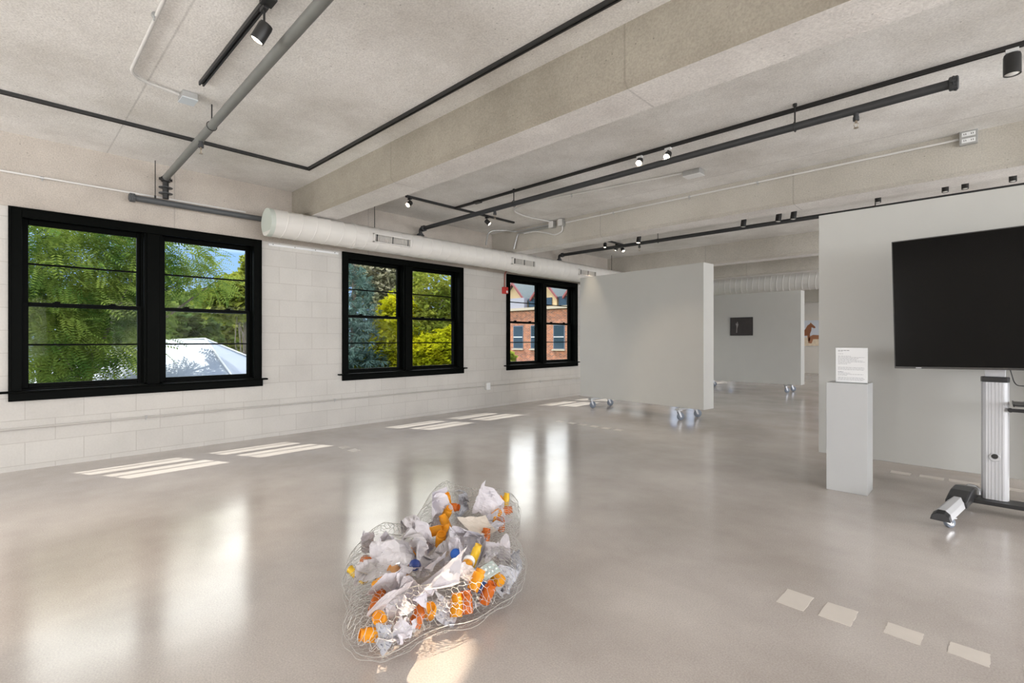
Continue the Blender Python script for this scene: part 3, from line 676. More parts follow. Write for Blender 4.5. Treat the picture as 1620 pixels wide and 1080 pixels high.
# ------------------------------------------------------------ television and cart
tv = empty('television', (5.803, 4.50, .974), label='large flat television, switched off, on the silver wheeled cart', cat='television', rot=(0, -math.radians(1.15), 0))
B().box((0, 0, 0), (1.632, .035, .918)).build('bezel', M_bezel, tv, bevel=.003)
B().box((.006, -.0012, .014), (1.626, .002, .911)).build('screen', M_screen, tv)
B().box((.25, .035, .12), (1.38, .075, .70)).build('rear_housing', M_cart, tv, bevel=.01)
B().box((.12, -.0018, .004), (.15, .002, .009)).build('logo_badge', M_alu, tv)
ct = empty('television_cart', (6.62, 4.70, 0), label='silver and black wheeled stand carrying the large television', cat='tv stand')
for cxx in (6.325-6.62, 6.915-6.62):
    b = B(); prof = [(-.069, 0), (-.060, -.028)] + [(x, -.038+((k % 2)*.0025)) for k, x in enumerate([-.045, -.034, -.033, -.018, -.017, 0, .001, .018, .019, .034, .035, .045])] + [(.060, -.028), (.069, 0), (.060, .045), (-.060, .045)]
    b.prism(prof, lambda u, v, k, c=cxx: (c+u, v+.02, .095 if k == 0 else .895)); col = b.build('column', M_alu, ct)
    B().prism([(-.072, -.0), (-.062, -.042), (.062, -.042), (.072, 0), (.062, .05), (-.062, .05)], lambda u, v, k, c=cxx: (c+u, v+.02, .893 if k == 0 else .928)).build('collar', M_cart, col, bevel=.003)
    B().box((cxx-.052, -.004, .928), (cxx+.052, .044, 1.75)).build('inner_column', M_alu, ct, bevel=.004)
    b = B().lathe([(.004, 0), (.026, 0), (.029, .003), (.026, .006), (.004, .006)], T(cxx-.002, -.019, .385) @ Matrix.Rotation(PI/2, 4, 'X'), 24); b.build('cable_grommet', mat('pale_grommet', (.55, .56, .58), .3), col, smooth=True)
    b = B().lathe([(.002, 0), (.017, 0), (.017, .003), (.002, .003)], T(cxx-.002, -.0245, .392) @ Matrix.Rotation(PI/2, 4, 'X'), 16); b.build('grommet_hole', M_track, col)
b = B().box((-.42, -.075, .066), (.42, .075, .092)); b.build('crossbar', M_cart, ct, bevel=.004)
b = B().box((-.62, .05, 1.30), (.62, .064, 1.38)).box((-.62, .05, 1.52), (.62, .064, 1.60))
for xx in (-.3, .3): b.box((xx-.02, -.11, 1.15), (xx+.02, .064, 1.70))
b.build('mounting_bracket', M_cart, ct)
b = B().box((-.213, -.17, .752), (.213, .10, .762)).box((-.213, -.17, .748), (-.205, .1, .766)); b.build('shelf', M_cart, ct, bevel=.002)
b = B().box((-.225, -.03, .700), (.225, -.012, .722)); b.tube([(-.222, -.035, .711), (-.222, -.005, .711)], .014, 12); b.build('shelf_rail', M_cart, ct)
b = B().tube(bend([(-.222, .03, .98), (-.205, .03, .90), (-.19, .02, .875), (0, .0, .868), (.2, .02, .88)], .03), .003, 8); b.build('cable', M_cart, ct)
for sg in (-1, 1):
    # leg frame local: y along the leg
    if sg < 0: M = T(6.165-6.62, 4.62-4.70, 0) @ Matrix.Rotation(-math.atan2(.13, .94), 4, 'Z')
    else: M = T(7.075-6.62, 4.62-4.70, 0) @ Matrix.Rotation(math.atan2(.13, .94), 4, 'Z')
    prof = [(-.048, .072), (-.040, .108), (-.018, .128), (.018, .128), (.040, .108), (.048, .072)]
    b = B().prism(prof, lambda u, v, k: M @ Vector((u, -.585 if k == 0 else -.05, v))); leg = b.build('leg', M_alu, ct, bevel=.002)
    B().prism([(-.05, .070), (-.042, .110), (-.018, .131), (.018, .131), (.042, .110), (.05, .070)], lambda u, v, k: M @ Vector((u, -.625 if k == 0 else -.58, v if k else .07+(v-.07)*.75))).build('end_cap', M_cart, leg, bevel=.004)
    B().prism(prof, lambda u, v, k: M @ Vector((u, .12 if k == 0 else .30, v))).build('rear_leg', M_alu, leg)
    B().prism([(-.05, .070), (-.042, .110), (-.018, .131), (.018, .131), (.042, .110), (.05, .070)], lambda u, v, k: M @ Vector((u, .29 if k == 0 else .335, v if not k else .07+(v-.07)*.75))).build('end_cap', M_cart, leg, bevel=.004)
    b = B(); P = [(-.21, .112), (-.16, .128), (-.06, .155), (.05, .162), (.14, .150), (.20, .128), (.20, .068), (-.21, .068)]
    b.prism(P, lambda u, v, k: M @ Vector(((-.056 if k == 0 else .056), u, v))); b.build('joint_cover', M_cart, leg, bevel=.012)
    for yy, yw in ((-.50, .9), (.16, 2.4)):
        p = M @ Vector((0, yy, 0))
        caster(ct, p.x, p.y, .074, yw, R=.032)

# ------------------------------------------------------------ floor tape
def tape(pts, label, rng):
    c = Vector((sum(p[0] for p in pts)/len(pts), sum(p[1] for p in pts)/len(pts), 0))
    out = []
    for i in range(len(pts)):
        a = Vector((*pts[i], 0)); d = Vector((*pts[(i+1) % len(pts)], 0))
        for k in range(6):
            q = a.lerp(d, k/6)
            if k: q += Vector((rng.uniform(-1, 1), rng.uniform(-1, 1), 0))*.0018
            out.append((q.x-c.x, q.y-c.y))
    if sum(out[i][0]*out[(i+1) % len(out)][1]-out[(i+1) % len(out)][0]*out[i][1] for i in range(len(out))) < 0: out = out[::-1]
    b = B().prism(out, lambda u, v, k: (u, v, 0 if k == 0 else .0012))
    o = b.build('floor_tape', M_tape); o.location = c
    tag(o, label, 'tape', 'pieces of tape on the floor')
rng = random.Random(11)
for pts, lb in (([(5.608, 2.595), (5.72, 2.587), (5.714, 2.427), (5.605, 2.43)], 'leftmost pale tape square on the floor in the right foreground'),
                ([(5.774, 2.59), (5.888, 2.588), (5.885, 2.431), (5.768, 2.435)], 'second pale tape square from the left, right foreground'),
                ([(5.992, 2.579), (6.108, 2.573), (6.105, 2.468), (5.989, 2.478)], 'third pale tape piece from the left, right foreground'),
                ([(6.188, 2.581), (6.300, 2.581), (6.298, 2.475), (6.182, 2.488)], 'fourth ragged pale tape piece, right foreground'),
                ([(6.385, 2.58), (6.50, 2.58), (6.50, 2.47), (6.39, 2.475)], 'pale tape piece cut by the right edge of the photo')):
    tape(pts, lb, rng)
for k, (x, y) in enumerate(((1.18, 2.63), (1.40, 2.63))):
    tape([(x-.06, y+.05), (x+.06, y+.05), (x+.07, y-.05), (x-.05, y-.05)], ['faint tape piece on the floor just past the sun patches of the first window', 'faint tape piece beside it, farther from the first window'][k], rng)
for k, x in enumerate((1.83, 2.04, 2.22, 2.42, 2.61, 2.80)):
    tape([(x-.055, 5.68), (x+.055, 5.68), (x+.055, 5.58), (x-.055, 5.58)], '%s small tape piece from the windows, in the row before the near panel' % ['first', 'second', 'third', 'fourth', 'fifth', 'last'][k], rng)
for k, (xa, xb) in enumerate(((5.66, 5.80), (5.86, 6.02), (6.05, 6.24), (6.36, 6.55))):
    tape([(xa, 5.60), (xb, 5.60), (xb, 5.50), (xa, 5.50)], 'pale tape strip under the tall panel, %s the pedestal' % ['nearest', 'second from', 'third from', 'farthest from'][k], rng)

# ------------------------------------------------------------ chicken wire sculpture
OUT = [(3.465, 2.265), (3.70, 2.27), (3.808, 2.449), (3.918, 2.50), (4.059, 2.403), (4.255, 2.181), (4.352, 2.035), (4.437, 1.976), (4.547, 1.917), (4.66, 1.798), (4.73, 1.691), (4.79, 1.57), (4.80, 1.45), (4.80, 1.321), (4.765, 1.218), (4.742, 1.132), (4.755, 1.04), (4.74, .947), (4.676, .904), (4.576, .895), (4.481, .926), (4.42, .971), (4.36, 1.023), (4.264, 1.052), (4.126, 1.107), (3.983, 1.204), (3.86, 1.332), (3.81, 1.426), (3.80, 1.52), (3.90, 1.577), (3.95, 1.60), (3.838, 1.691), (3.619, 1.925), (3.48, 2.112)]
OC = Vector((4.28, 1.6, 0))
def smooth_poly(P, it=2):
    for _ in range(it):
        Q = []
        for i in range(len(P)):
            a, c = Vector((*P[i], 0)), Vector((*P[(i+1) % len(P)], 0)); Q += [tuple(a.lerp(c, .25))[:2], tuple(a.lerp(c, .75))[:2]]
        P = Q
    return P
SP = np.array(smooth_poly(OUT, 2))
def pdist(pts):
    """signed distance (positive inside) to the outline"""
    A = SP; Bq = np.roll(SP, -1, 0); d = np.full(len(pts), 9.); ins = np.zeros(len(pts), bool)
    for a, c in zip(A, Bq):
        ab = c-a; t = np.clip(((pts-a)@ab)/(ab@ab), 0, 1); q = a+t[:, None]*ab
        d = np.minimum(d, np.hypot(*(pts-q).T))
        cond = (a[1] > pts[:, 1]) != (c[1] > pts[:, 1])
        xi = a[0]+(pts[:, 1]-a[1])*(c[0]-a[0])/((c[1]-a[1]) or 1e-9)
        ins ^= cond & (pts[:, 0] < xi)
    return np.where(ins, d, -d)
def hexmesh(s, ang, seed):
    """hexagon lattice edges (elongated like chicken wire)"""
    pts = {}; edges = set(); rs = np.random.RandomState(seed)
    ca, sa = math.cos(ang), math.sin(ang)
    def key(x, y): return (round(x*1e4), round(y*1e4))
    V = []
    def vid(x, y):
        k = key(x, y)
        if k not in pts: pts[k] = len(V); V.append((x, y))
        return pts[k]
    R = s/math.sqrt(3); nx = int(1.3/s)+2; ny = int(1.4/(1.5*R))+2
    for j in range(-ny, ny+1):
        for i in range(-nx, nx+1):
            cx = i*s+(j % 2)*s/2; cy = j*1.5*R
            if abs(cx) > 1.25 or abs(cy) > 1.25: continue
            ids = [vid(cx+R*math.sin(PI/3*k), cy+R*math.cos(PI/3*k)) for k in range(6)]
            for k in range(6): edges.add(tuple(sorted((ids[k], ids[(k+1) % 6]))))
    V = np.array(V); V = V+rs.normal(0, s*.07, V.shape)
    V = np.stack([V[:, 0]*ca-V[:, 1]*sa+OC.x, V[:, 0]*sa+V[:, 1]*ca+OC.y], 1)
    return V, np.array(sorted(edges))
def wires(name, parent, sheets, r=.00105):
    vs = []; fs = []; n0 = 0
    for P3, E in sheets:
        a = P3[E[:, 0]]; c = P3[E[:, 1]]; d = c-a; L = np.linalg.norm(d, axis=1); ok = (L > 1e-4) & (L < .12); a, c, d, L = a[ok], c[ok], d[ok], L[ok]
        d = d/L[:, None]; up = np.where(np.abs(d[:, 2:3]) < .9, [[0, 0, 1.]], [[1., 0, 0]]); u = np.cross(d, up); u /= np.linalg.norm(u, axis=1)[:, None]; v = np.cross(d, u)
        ring = [u*math.cos(t)+v*math.sin(t) for t in (0, 2*PI/3, 4*PI/3)]
        blk = np.stack([a+q*r for q in ring]+[c+q*r for q in ring], 1).reshape(-1, 3)
        m = len(a); base = n0+6*np.arange(m)
        for k in range(3):
            fs.append(np.stack([base+k, base+(k+1) % 3, base+3+(k+1) % 3, base+3+k], 1))
        vs.append(blk); n0 += len(blk)
    vs = np.concatenate(vs); fs = np.concatenate(fs)
    return quadmesh(name, vs, fs, M_wire, parent)
def quadmesh(name, vs, fs, mt, parent=None, mats=None, midx=None):
    me = bpy.data.meshes.new(name); me.vertices.add(len(vs)); me.vertices.foreach_set('co', np.asarray(vs, np.float32).ravel())
    k = fs.shape[1]; me.loops.add(fs.size); me.loops.foreach_set('vertex_index', fs.astype(np.int32).ravel())
    me.polygons.add(len(fs)); me.polygons.foreach_set('loop_start', (np.arange(len(fs))*k).astype(np.int32)); me.polygons.foreach_set('loop_total', np.full(len(fs), k, np.int32))
    for m_ in (mats or [mt]): me.materials.append(m_)
    if midx is not None: me.polygons.foreach_set('material_index', np.asarray(midx, np.int32))
    me.update(calc_edges=True); me.validate()
    o = bpy.data.objects.new(name, me); COL.objects.link(o)
    if parent is not None: o.parent = parent
    return o
cage = empty('wire_mesh_sculpture', (OC.x, OC.y, 0), label='long lobed chicken wire cage lying on the floor in the foreground', cat='sculpture')
def nz(x, y, s, f=6.): return mnoise.noise(Vector((x*f, y*f, s)))
def sheet(s, ang, seed, zf, dmin, dmax):
    V, E = hexmesh(s, ang, seed); d = pdist(V)
    keep = (d > dmin) & (d < dmax); z = np.array([zf(x, y, dd) if k else 0 for (x, y), dd, k in zip(V, d, keep)])
    E = E[keep[E[:, 0]] & keep[E[:, 1]]]
    P = np.column_stack([V[:, 0]-OC.x, V[:, 1]-OC.y, z]); return P, E
def ztop(x, y, d):
    R = .11+.03*nz(x, y, 1, 3); Hh = .155+.05*nz(x, y, 5, 3)-.04*max(0, 1.15-y); t = min(max(d, 0)/R, 1)
    return .012+Hh*.3+Hh*.7*math.sqrt(max(0, 1-(1-t)**2))-(.05*min(1, max(0, d-R)/.08))+.006*nz(x, y, 9, 30)
def zlow(x, y, d):
    t = min(max(d, 0)/.07, 1); return .004+.045*(1-math.sqrt(max(0, 1-(1-t)**2)))+.003*(1+nz(x, y, 3, 20))
def zmid(x, y, d): return max(.006, .03+.05*min(max(d, 0)/.06, 1)+.02*nz(x, y, 7, 12))
sh = [sheet(.029, .3, 1, ztop, 0, .19), sheet(.029, 1.1, 2, zlow, 0, 9), sheet(.027, .8, 3, ztop and (lambda x, y, d: ztop(x, y, d)*.62), .006, .12)]
wires('wire_netting', cage, sh)
# selvedge wires around the rim at two heights, wandering
b = B()
for zz, jit in ((.055, .014), (.03, .02)):
    pts = [(p[0]-OC.x+jit*nz(p[0], p[1], zz*50, 12), p[1]-OC.y+jit*nz(p[1], p[0], zz*40, 12), zz+.02*nz(p[0], p[1], zz*90, 5)) for p in SP]
    b.tube(pts+[pts[0]], .0013, 5, False)
b.build('selvedge_wire', M_wire, cage)

TH = math.radians(43.99)
def px2w(x, y, z):
    """point in the room seen at a place of the heap: used only to lay out the pieces of the heap"""
    u = (x-810)/782; v = (537.5-y)/782; r = (-math.sin(TH)+math.cos(TH)*u, math.cos(TH)+math.sin(TH)*u, v); t = (z-EYE)/v
    return (CX+r[0]*t, r[1]*t, z)
def paper_mesh(seed, w, h, crump, mt, thick=.0006):
    """a sheet bent along random soft folds, then creased"""
    rs = np.random.RandomState(seed); n = 17
    g = np.linspace(-.5, .5, n); U, V_ = np.meshgrid(g, g); P = np.stack([U.ravel(), V_.ravel()*h/w, np.zeros(n*n)], 1)
    P0 = P.copy()
    for k in range(int(round(2+6*crump))):
        a = rs.normal(size=3); a[2] *= .25; a /= np.linalg.norm(a); nn = np.cross(a, [0, 0, 1.]); nn /= np.linalg.norm(nn)
        c = np.array([rs.uniform(-.3, .3), rs.uniform(-.3, .3)*h/w, 0]) + P.mean(0); d = (P-c)@nn
        t = np.clip(d/.07, 0, 1); t = t*t*(3-2*t); th = t*rs.uniform(.5, 1.5)*crump*rs.choice((-1, 1))
        q = P-c; ca, sa = np.cos(th)[:, None], np.sin(th)[:, None]
        P = c+q*ca+np.cross(a, q)*sa+a*(q@a)[:, None]*(1-ca)
    z = np.zeros(n*n)
    for k in range(9):
        a = rs.uniform(0, PI); f = rs.uniform(2.0, 6.0); z += np.abs(((P0[:, 0]*math.cos(a)+P0[:, 1]*math.sin(a))*f+rs.uniform(0, 1)) % 1-.5)*rs.uniform(.01, .045)
    P[:, 2] += z*crump*1.3; P += rs.normal(size=P.shape)*.006*crump
    P -= P.mean(0)
    vs = (P*w).tolist(); fs = []
    for j in range(n-1):
        for i in range(n-1):
            q = j*n+i
            fs += [(q, q+1, q+n+1), (q, q+n+1, q+n)] if (i*7+j*3+seed) % 2 else [(q, q+1, q+n), (q+1, q+n+1, q+n)]
    me = bpy.data.meshes.new('crumpled_paper'); me.from_pydata(vs, [], fs); me.materials.append(mt); me.update()
    return me
G1 = 'crumpled papers in the wire sculpture'; G2 = 'plastic bottles in the wire sculpture'
PAPERS = [ # px, py, z, size px, kind, (rx,ry), label
 (690, 922, .19, 76, 'w', (.55, -.2), 'largest crumpled white sheet, spread over the centre of the wire heap'),
 (673, 878, .17, 58, 'p', (.3, .3), 'printed crumpled sheet just behind the largest white sheet'),
 (604, 888, .17, 58, 'p', (.9, .2), 'tall folded printed paper standing in the left lobe of the cage'),
 (584, 858, .15, 30, 'w', (1.2, .4), 'narrow pointed paper tip at the far left of the heap'),
 (690, 812, .16, 44, 'w', (.9, -.3), 'pale folded paper leaning on bottles in the back left lobe'),
 (657, 830, .15, 36, 'p', (.8, .5), 'small curled printed paper left of the back left lobe'),
 (668, 850, .14, 34, 'w', (.5, .2), 'crumpled white paper below the curled printed one'),
 (777, 802, .16, 44, 'w', (.8, .1), 'twisted white paper standing in the back right lobe'),
 (754, 832, .15, 40, 'c', (.2, -.1), 'flat cream paper between the two back lobes'),
 (734, 852, .15, 46, 'w', (.6, -.4), 'boxy crumpled white paper in front of the cream one'),
 (768, 874, .12, 34, 'w', (.7, .2), 'round crumpled white paper right of the upright amber tube'),
 (793, 876, .12, 36, 'w', (.6, .5), 'crumpled white paper near the right rim of the cage'),
 (812, 893, .09, 40, 'g', (.3, .3), 'grey printed paper wedge at the right rim of the cage'),
 (793, 922, .08, 36, 'g', (.2, .1), 'printed slip beside the pale green packet'),
 (718, 880, .15, 34, 'w', (.5, -.5), 'white folded paper right of the printed central sheet'),
 (740, 908, .13, 44, 'w', (.4, .4), 'white paper arm stretching right from the largest sheet'),
 (618, 930, .15, 42, 'w', (.5, .1), 'folded white paper left of the largest sheet'),
 (624, 955, .15, 46, 'p', (.7, -.2), 'paper with dark printed ovals in the front part of the heap'),
 (645, 938, .14, 36, 'w', (.6, .6), 'pointed white paper between the dark printed one and the largest sheet'),
 (629, 1003, .09, 34, 'w', (.9, .2), 'bright pleated white paper at the front of the heap'),
 (650, 988, .08, 22, 'w', (1.2, .1), 'small rolled white paper right of the pleated one'),
 (704, 961, .07, 30, 'g', (1.1, .3), 'grey crumpled paper hanging below the largest sheet'),
 (751, 955, .05, 17, 'w', (1.2, .3), 'small oval white slip at the lower right rim'),
 (732, 801, .08, 28, 'g', (.5, .2), 'small torn printed scraps between the back lobes'),
 (607, 1007, .08, 28, 'g', (.8, .6), 'dark grey printed paper at the front left of the heap'),
 (588, 908, .12, 36, 'c', (.5, .3), 'cream crumpled paper on the left rim bottles'),
 (783, 823, .12, 30, 'w', (.7, .2), 'white paper curl beneath the twisted one in the back right lobe'),
 (707, 862, .14, 28, 'p', (.4, -.2), 'small printed triangle of paper at the middle of the heap'),
 (612, 868, .16, 34, 'w', (1.0, -.5), 'upright white paper flap at the top of the left lobe'),
 (655, 900, .15, 34, 'w', (.3, -.3), 'white paper tucked beside the navy cap'),
]
mk = {'w': M_paper, 'p': M_print, 'c': M_cream, 'g': M_print2}
rng = random.Random(21)
for i, (x, y, z, s, k, (rx, ry), lb) in enumerate(PAPERS):
    p = px2w(x, y, z); dist = (Vector(p)-Vector((CX, 0, EYE))).length; sz = s/782*dist*1.25
    o = bpy.data.objects.new('crumpled_paper', paper_mesh(100+i*7, sz*rng.uniform(.95, 1.15), sz*rng.uniform(.8, 1.05), (.6 if i == 0 else .85) if k != 'c' else .3, mk[k]))
    COL.objects.link(o); o.location = p; o.rotation_euler = (rx*.8, ry, TH+rng.uniform(-.7, .7))
    tag(o, lb, 'paper', G1)
def bottle_proto(mt, capm, cap=True, r=.021, h=.072):
    e = bpy.data.objects.new('pill_bottle', None); COL.objects.link(e); e.empty_display_size = .03
    B().lathe([(.002, 0), (r*.93, 0), (r, .003), (r, h*.78), (r*.96, h*.80), (r*.80, h*.84), (r*.80, h*.97), (r*.86, h*.975), (r*.86, h), (r*.72, h), (r*.72, h*.9)] , T(0, 0, -h/2), 20).build('bottle_body', mt, e, smooth=True)
    if cap:
        B().lathe([(.002, h*.84), (r*1.05, h*.84), (r*1.08, h*.86), (r*1.08, h*1.08), (r*1.0, h*1.1), (.002, h*1.1)], T(0, 0, -h/2), 24).build('cap', capm, e, smooth=True)
    return e
protos = {'a': bottle_proto(M_amber, M_white, False), 'd': bottle_proto(M_amberd, M_white, False), 'w': bottle_proto(M_amber, M_white, True), 'y': bottle_proto(M_yellow, M_yellow, False, .017, .085)}
used = set()
BOT = [
 (707, 790, .15, 'a', 'amber bottle standing highest in the back left lobe'), (707, 812, .13, 'a', 'amber bottle below the highest one in the back left lobe'),
 (690, 839, .15, 'a', 'amber bottle lying left in the cluster behind the central sheets'), (709, 843, .14, 'a', 'amber bottle lying right in the cluster behind the central sheets'),
 (697, 853, .14, 'a', 'amber bottle lowest in the cluster behind the central sheets'), (582, 889, .12, 'd', 'dark amber bottle at the left rim beside the tall printed paper'),
 (566, 909, .10, 'y', 'yellow bottle at the leftmost rim of the cage'), (606, 921, .13, 'a', 'amber bottle standing left of the folded white paper'),
 (629, 906, .13, 'a', 'amber bottle under the clear bag'), (597, 951, .10, 'd', 'dark amber bottle on the left rim above the front tip'),
 (601, 979, .10, 'a', 'amber bottle behind the dark printed paper rim'), (588, 1004, .06, 'a', 'amber bottle farthest front left in the cage tip'),
 (751, 878, .14, 'y', 'upright yellow orange tube in the right half'), (737, 897, .13, 'w', 'white capped amber bottle right of centre'),
 (754, 917, .13, 'a', 'bright amber bottle left of the pale green packet'), (772, 937, .08, 'd', 'dark amber bottle at the lower right rim'),
 (738, 952, .06, 'd', 'dark amber bottle beneath the right paper arm, right one'), (722, 957, .06, 'a', 'amber bottle beneath the right paper arm, left one'),
 (662, 973, .07, 'd', 'dark amber bottle in front of the largest sheet, left'), (680, 966, .07, 'a', 'amber bottle in front of the largest sheet, right'),
 (800, 793, .14, 'y', 'yellow tube at the far tip of the back right lobe'), (784, 792, .15, 'a', 'amber bottle behind the twisted paper in the back right lobe'),
 (784, 815, .11, 'a', 'amber bottle under the twisted paper in the back right lobe'), (792, 829, .07, 'd', 'dark amber bottle low on the right side of the back right lobe'),
 (768, 849, .08, 'd', 'dark ribbed amber bottle right of the boxy white paper'), (603, 858, .13, 'w', 'white capped amber bottle at the top of the left lobe'),
 (649, 881, .12, 'd', 'dark amber bottle between left lobe and central sheets'), (784, 912, .09, 'a', 'amber bottle behind the printed slip'),
 (716, 802, .10, 'd', 'dark amber bottle right side of the back left lobe'), (799, 808, .10, 'd', 'dark amber bottle under the yellow tube'),
 (704, 826, .12, 'a', 'amber bottle half under the pale folded paper'), (660, 862, .10, 'a', 'amber bottle under the papers left of the amber cluster'),
]
rng = random.Random(4)
for i, (x, y, z, k, lb) in enumerate(BOT):
    pr = protos[k]
    if k in used: o = copy_tree(pr)
    else: o = pr; used.add(k)
    o.location = px2w(x, y, max(z, .04)+.018); a = rng.uniform(0, 2*PI)
    o.scale = (1.22,)*3; tilt = rng.uniform(.2, 1.5) if i not in (0, 12, 20) else .25
    o.rotation_euler = (tilt, rng.uniform(-.4, .4), a)
    tag(o, lb, 'bottle', G2)
# caps, packet, bag
b = B().lathe([(.002, 0), (.017, 0), (.019, .002), (.019, .022), (.0165, .024), (.002, .024)], None, 24)
for (x, y, z, mt, lb, sc) in ((658, 894, .17, M_navy, 'navy blue bottle cap among the papers left of centre', 1.25), (722, 877, .15, M_blue, 'bright blue bottle cap right of the central sheets', 1.3), (762, 928, .10, M_blue, 'bright blue bottle cap near the lower right rim', 1.4)):
    o = b.build('bottle_cap', mt, None, smooth=True); o.location = px2w(x, y, z); o.rotation_euler = (1.0, .5, .4); o.scale = (sc,)*3
    tag(o, lb, 'bottle cap', 'blue caps in the wire sculpture')
e = empty('blister_packet', px2w(773, 902, .14), label='pale green flat packet lying on the right half of the heap', cat='packet', rot=(.35, -.25, TH+.6))
B().box((-.045, -.035, -.003), (.045, .035, .003)).build('card', mat('pale_green_card', (.58, .68, .66), .4), e, bevel=.001)
q = B()
for i in range(4):
    for j in range(2): q.sphere((-.033+i*.022, -.012+j*.024, .003), .008, 8, (1, 1, .6))
q.build('blisters', mat('pale_blister', (.72, .80, .80), .2), e, smooth=True)
o = bpy.data.objects.new('plastic_bag', paper_mesh(555, .15, .12, .9, M_clear)); COL.objects.link(o); o.location = px2w(645, 905, .15); o.rotation_euler = (.4, .1, .3)
tag(o, 'crumpled clear plastic bag over amber bottles left of the largest sheet', 'plastic bag')

# ------------------------------------------------------------ outside
M_grass = mat('lawn', (.10, .14, .05), .9, var=.3, vscale=1)
struct(B().box((-70, -40, -3.9), (-.4, 70, -3.7)).build('ground', M_grass))
def leafmat(name, c1, c2, tr=.35):
    mt, t, p = newmat(name); N = t.nodes.new; L = t.links.new
    g = N('ShaderNodeNewGeometry'); n = N('ShaderNodeTexNoise'); n.inputs['Scale'].default_value = 1.6; n.inputs['Detail'].default_value = 4; L(g.outputs['Position'], n.inputs['Vector'])
    r = N('ShaderNodeMapRange'); r.inputs[1].default_value = .38; r.inputs[2].default_value = .62; L(n.outputs['Fac'], r.inputs[0])
    c = N('ShaderNodeMix'); c.data_type = 'RGBA'; c.inputs[6].default_value = (*c1, 1); c.inputs[7].default_value = (*c2, 1); L(r.outputs[0], c.inputs[0])
    df = N('ShaderNodeBsdfDiffuse'); tl = N('ShaderNodeBsdfTranslucent'); L(c.outputs[2], df.inputs[0]); L(c.outputs[2], tl.inputs[0])
    x = N('ShaderNodeMixShader'); x.inputs[0].default_value = tr; L(df.outputs[0], x.inputs[1]); L(tl.outputs[0], x.inputs[2])
    t.nodes.remove(p); L(x.outputs[0], t.nodes['Material Output'].inputs[0]); MATS[name] = mt; return mt
M_bark = mat('tree_bark', (.14, .115, .09), .9, bump=.5, bscale=20)
def leaf_template(kind, s):
    """list of quads (4x3) in local frame, stem along +x"""
    Q = []
    if kind == 'frond':
        n = 8
        for i in range(n):
            x = s*(.15+.85*i/n); w = s*.20*(1-.45*abs(i/n-.4)); dr = -s*.35*(x/s)**2
            for sg in (-1, 1):
                a = np.array([x, 0, dr]); tip = np.array([x+w*.35, sg*w, dr-.04*s]); m1 = (a+tip)/2+np.array([.035*s, 0, 0]); m2 = (a+tip)/2-np.array([.035*s, 0, 0])
                Q.append([a, m1, tip, m2])
    elif kind == 'needle':
        for i in range(7):
            a = i*2*PI/7*1.618; d = np.array([.5+.12*i, math.cos(a)*.5, math.sin(a)*.5]); d = d/np.linalg.norm(d)*s; w = np.array([-d[1], d[0], .1*s]); w = w/np.linalg.norm(w)*s*.07
            Q.append([np.zeros(3), d*.5+w, d, d*.5-w])
    else:
        for i in range(5):
            a = (i-2)*.75; d = np.array([math.cos(a), math.sin(a), .25*math.sin(i*2.1)])*s*.62; o = np.array([.25*s*abs(i-2)*.3, 0, 0]); w = np.array([-d[1], d[0], 0])*.38
            Q.append([o, o+d*.5+w, o+d, o+d*.5-w])
    return np.array(Q)
def foliage(name, blobs, n, s, kind, mt, parent, seed, droop=.2, shell=.55):
    rs = np.random.RandomState(seed); Tq = leaf_template(kind, 1.0); m = len(Tq)
    vol = np.array([b_[3]*b_[4]*b_[5] for b_ in blobs], float)**.8; idx = rs.choice(len(blobs), n, p=vol/vol.sum()); bl = np.array(blobs, float)[idx]
    d = rs.normal(size=(n, 3)); d /= np.linalg.norm(d, axis=1)[:, None]; rad = (shell+(1-shell)*rs.rand(n))**1.0*(1+.18*rs.normal(size=n)*.5)
    clump = np.array([1+.22*mnoise.noise(Vector((q[0]*2.6+seed, q[1]*2.6, q[2]*2.6+i_))) for q, i_ in zip(d, idx)])
    pos = bl[:, :3]+d*bl[:, 3:]*(rad*clump)[:, None]
    ax = d*np.array([1, 1, .6])+rs.normal(size=(n, 3))*.45; ax[:, 2] -= droop; ax /= np.linalg.norm(ax, axis=1)[:, None]
    up = rs.normal(size=(n, 3))*.4+np.array([0, 0, 1.]); y = np.cross(up, ax); y /= np.linalg.norm(y, axis=1)[:, None]+1e-9; z = np.cross(ax, y)
    R = np.stack([ax, y, z], 2)*(s*(.7+.6*rs.rand(n)))[:, None, None]
    vs = np.einsum('nij,qkj->nqki', R, Tq)+pos[:, None, None, :]
    vs = vs.reshape(-1, 3); fs = np.arange(len(vs)).reshape(-1, 4)
    return quadmesh(name, vs, fs, mt, parent)
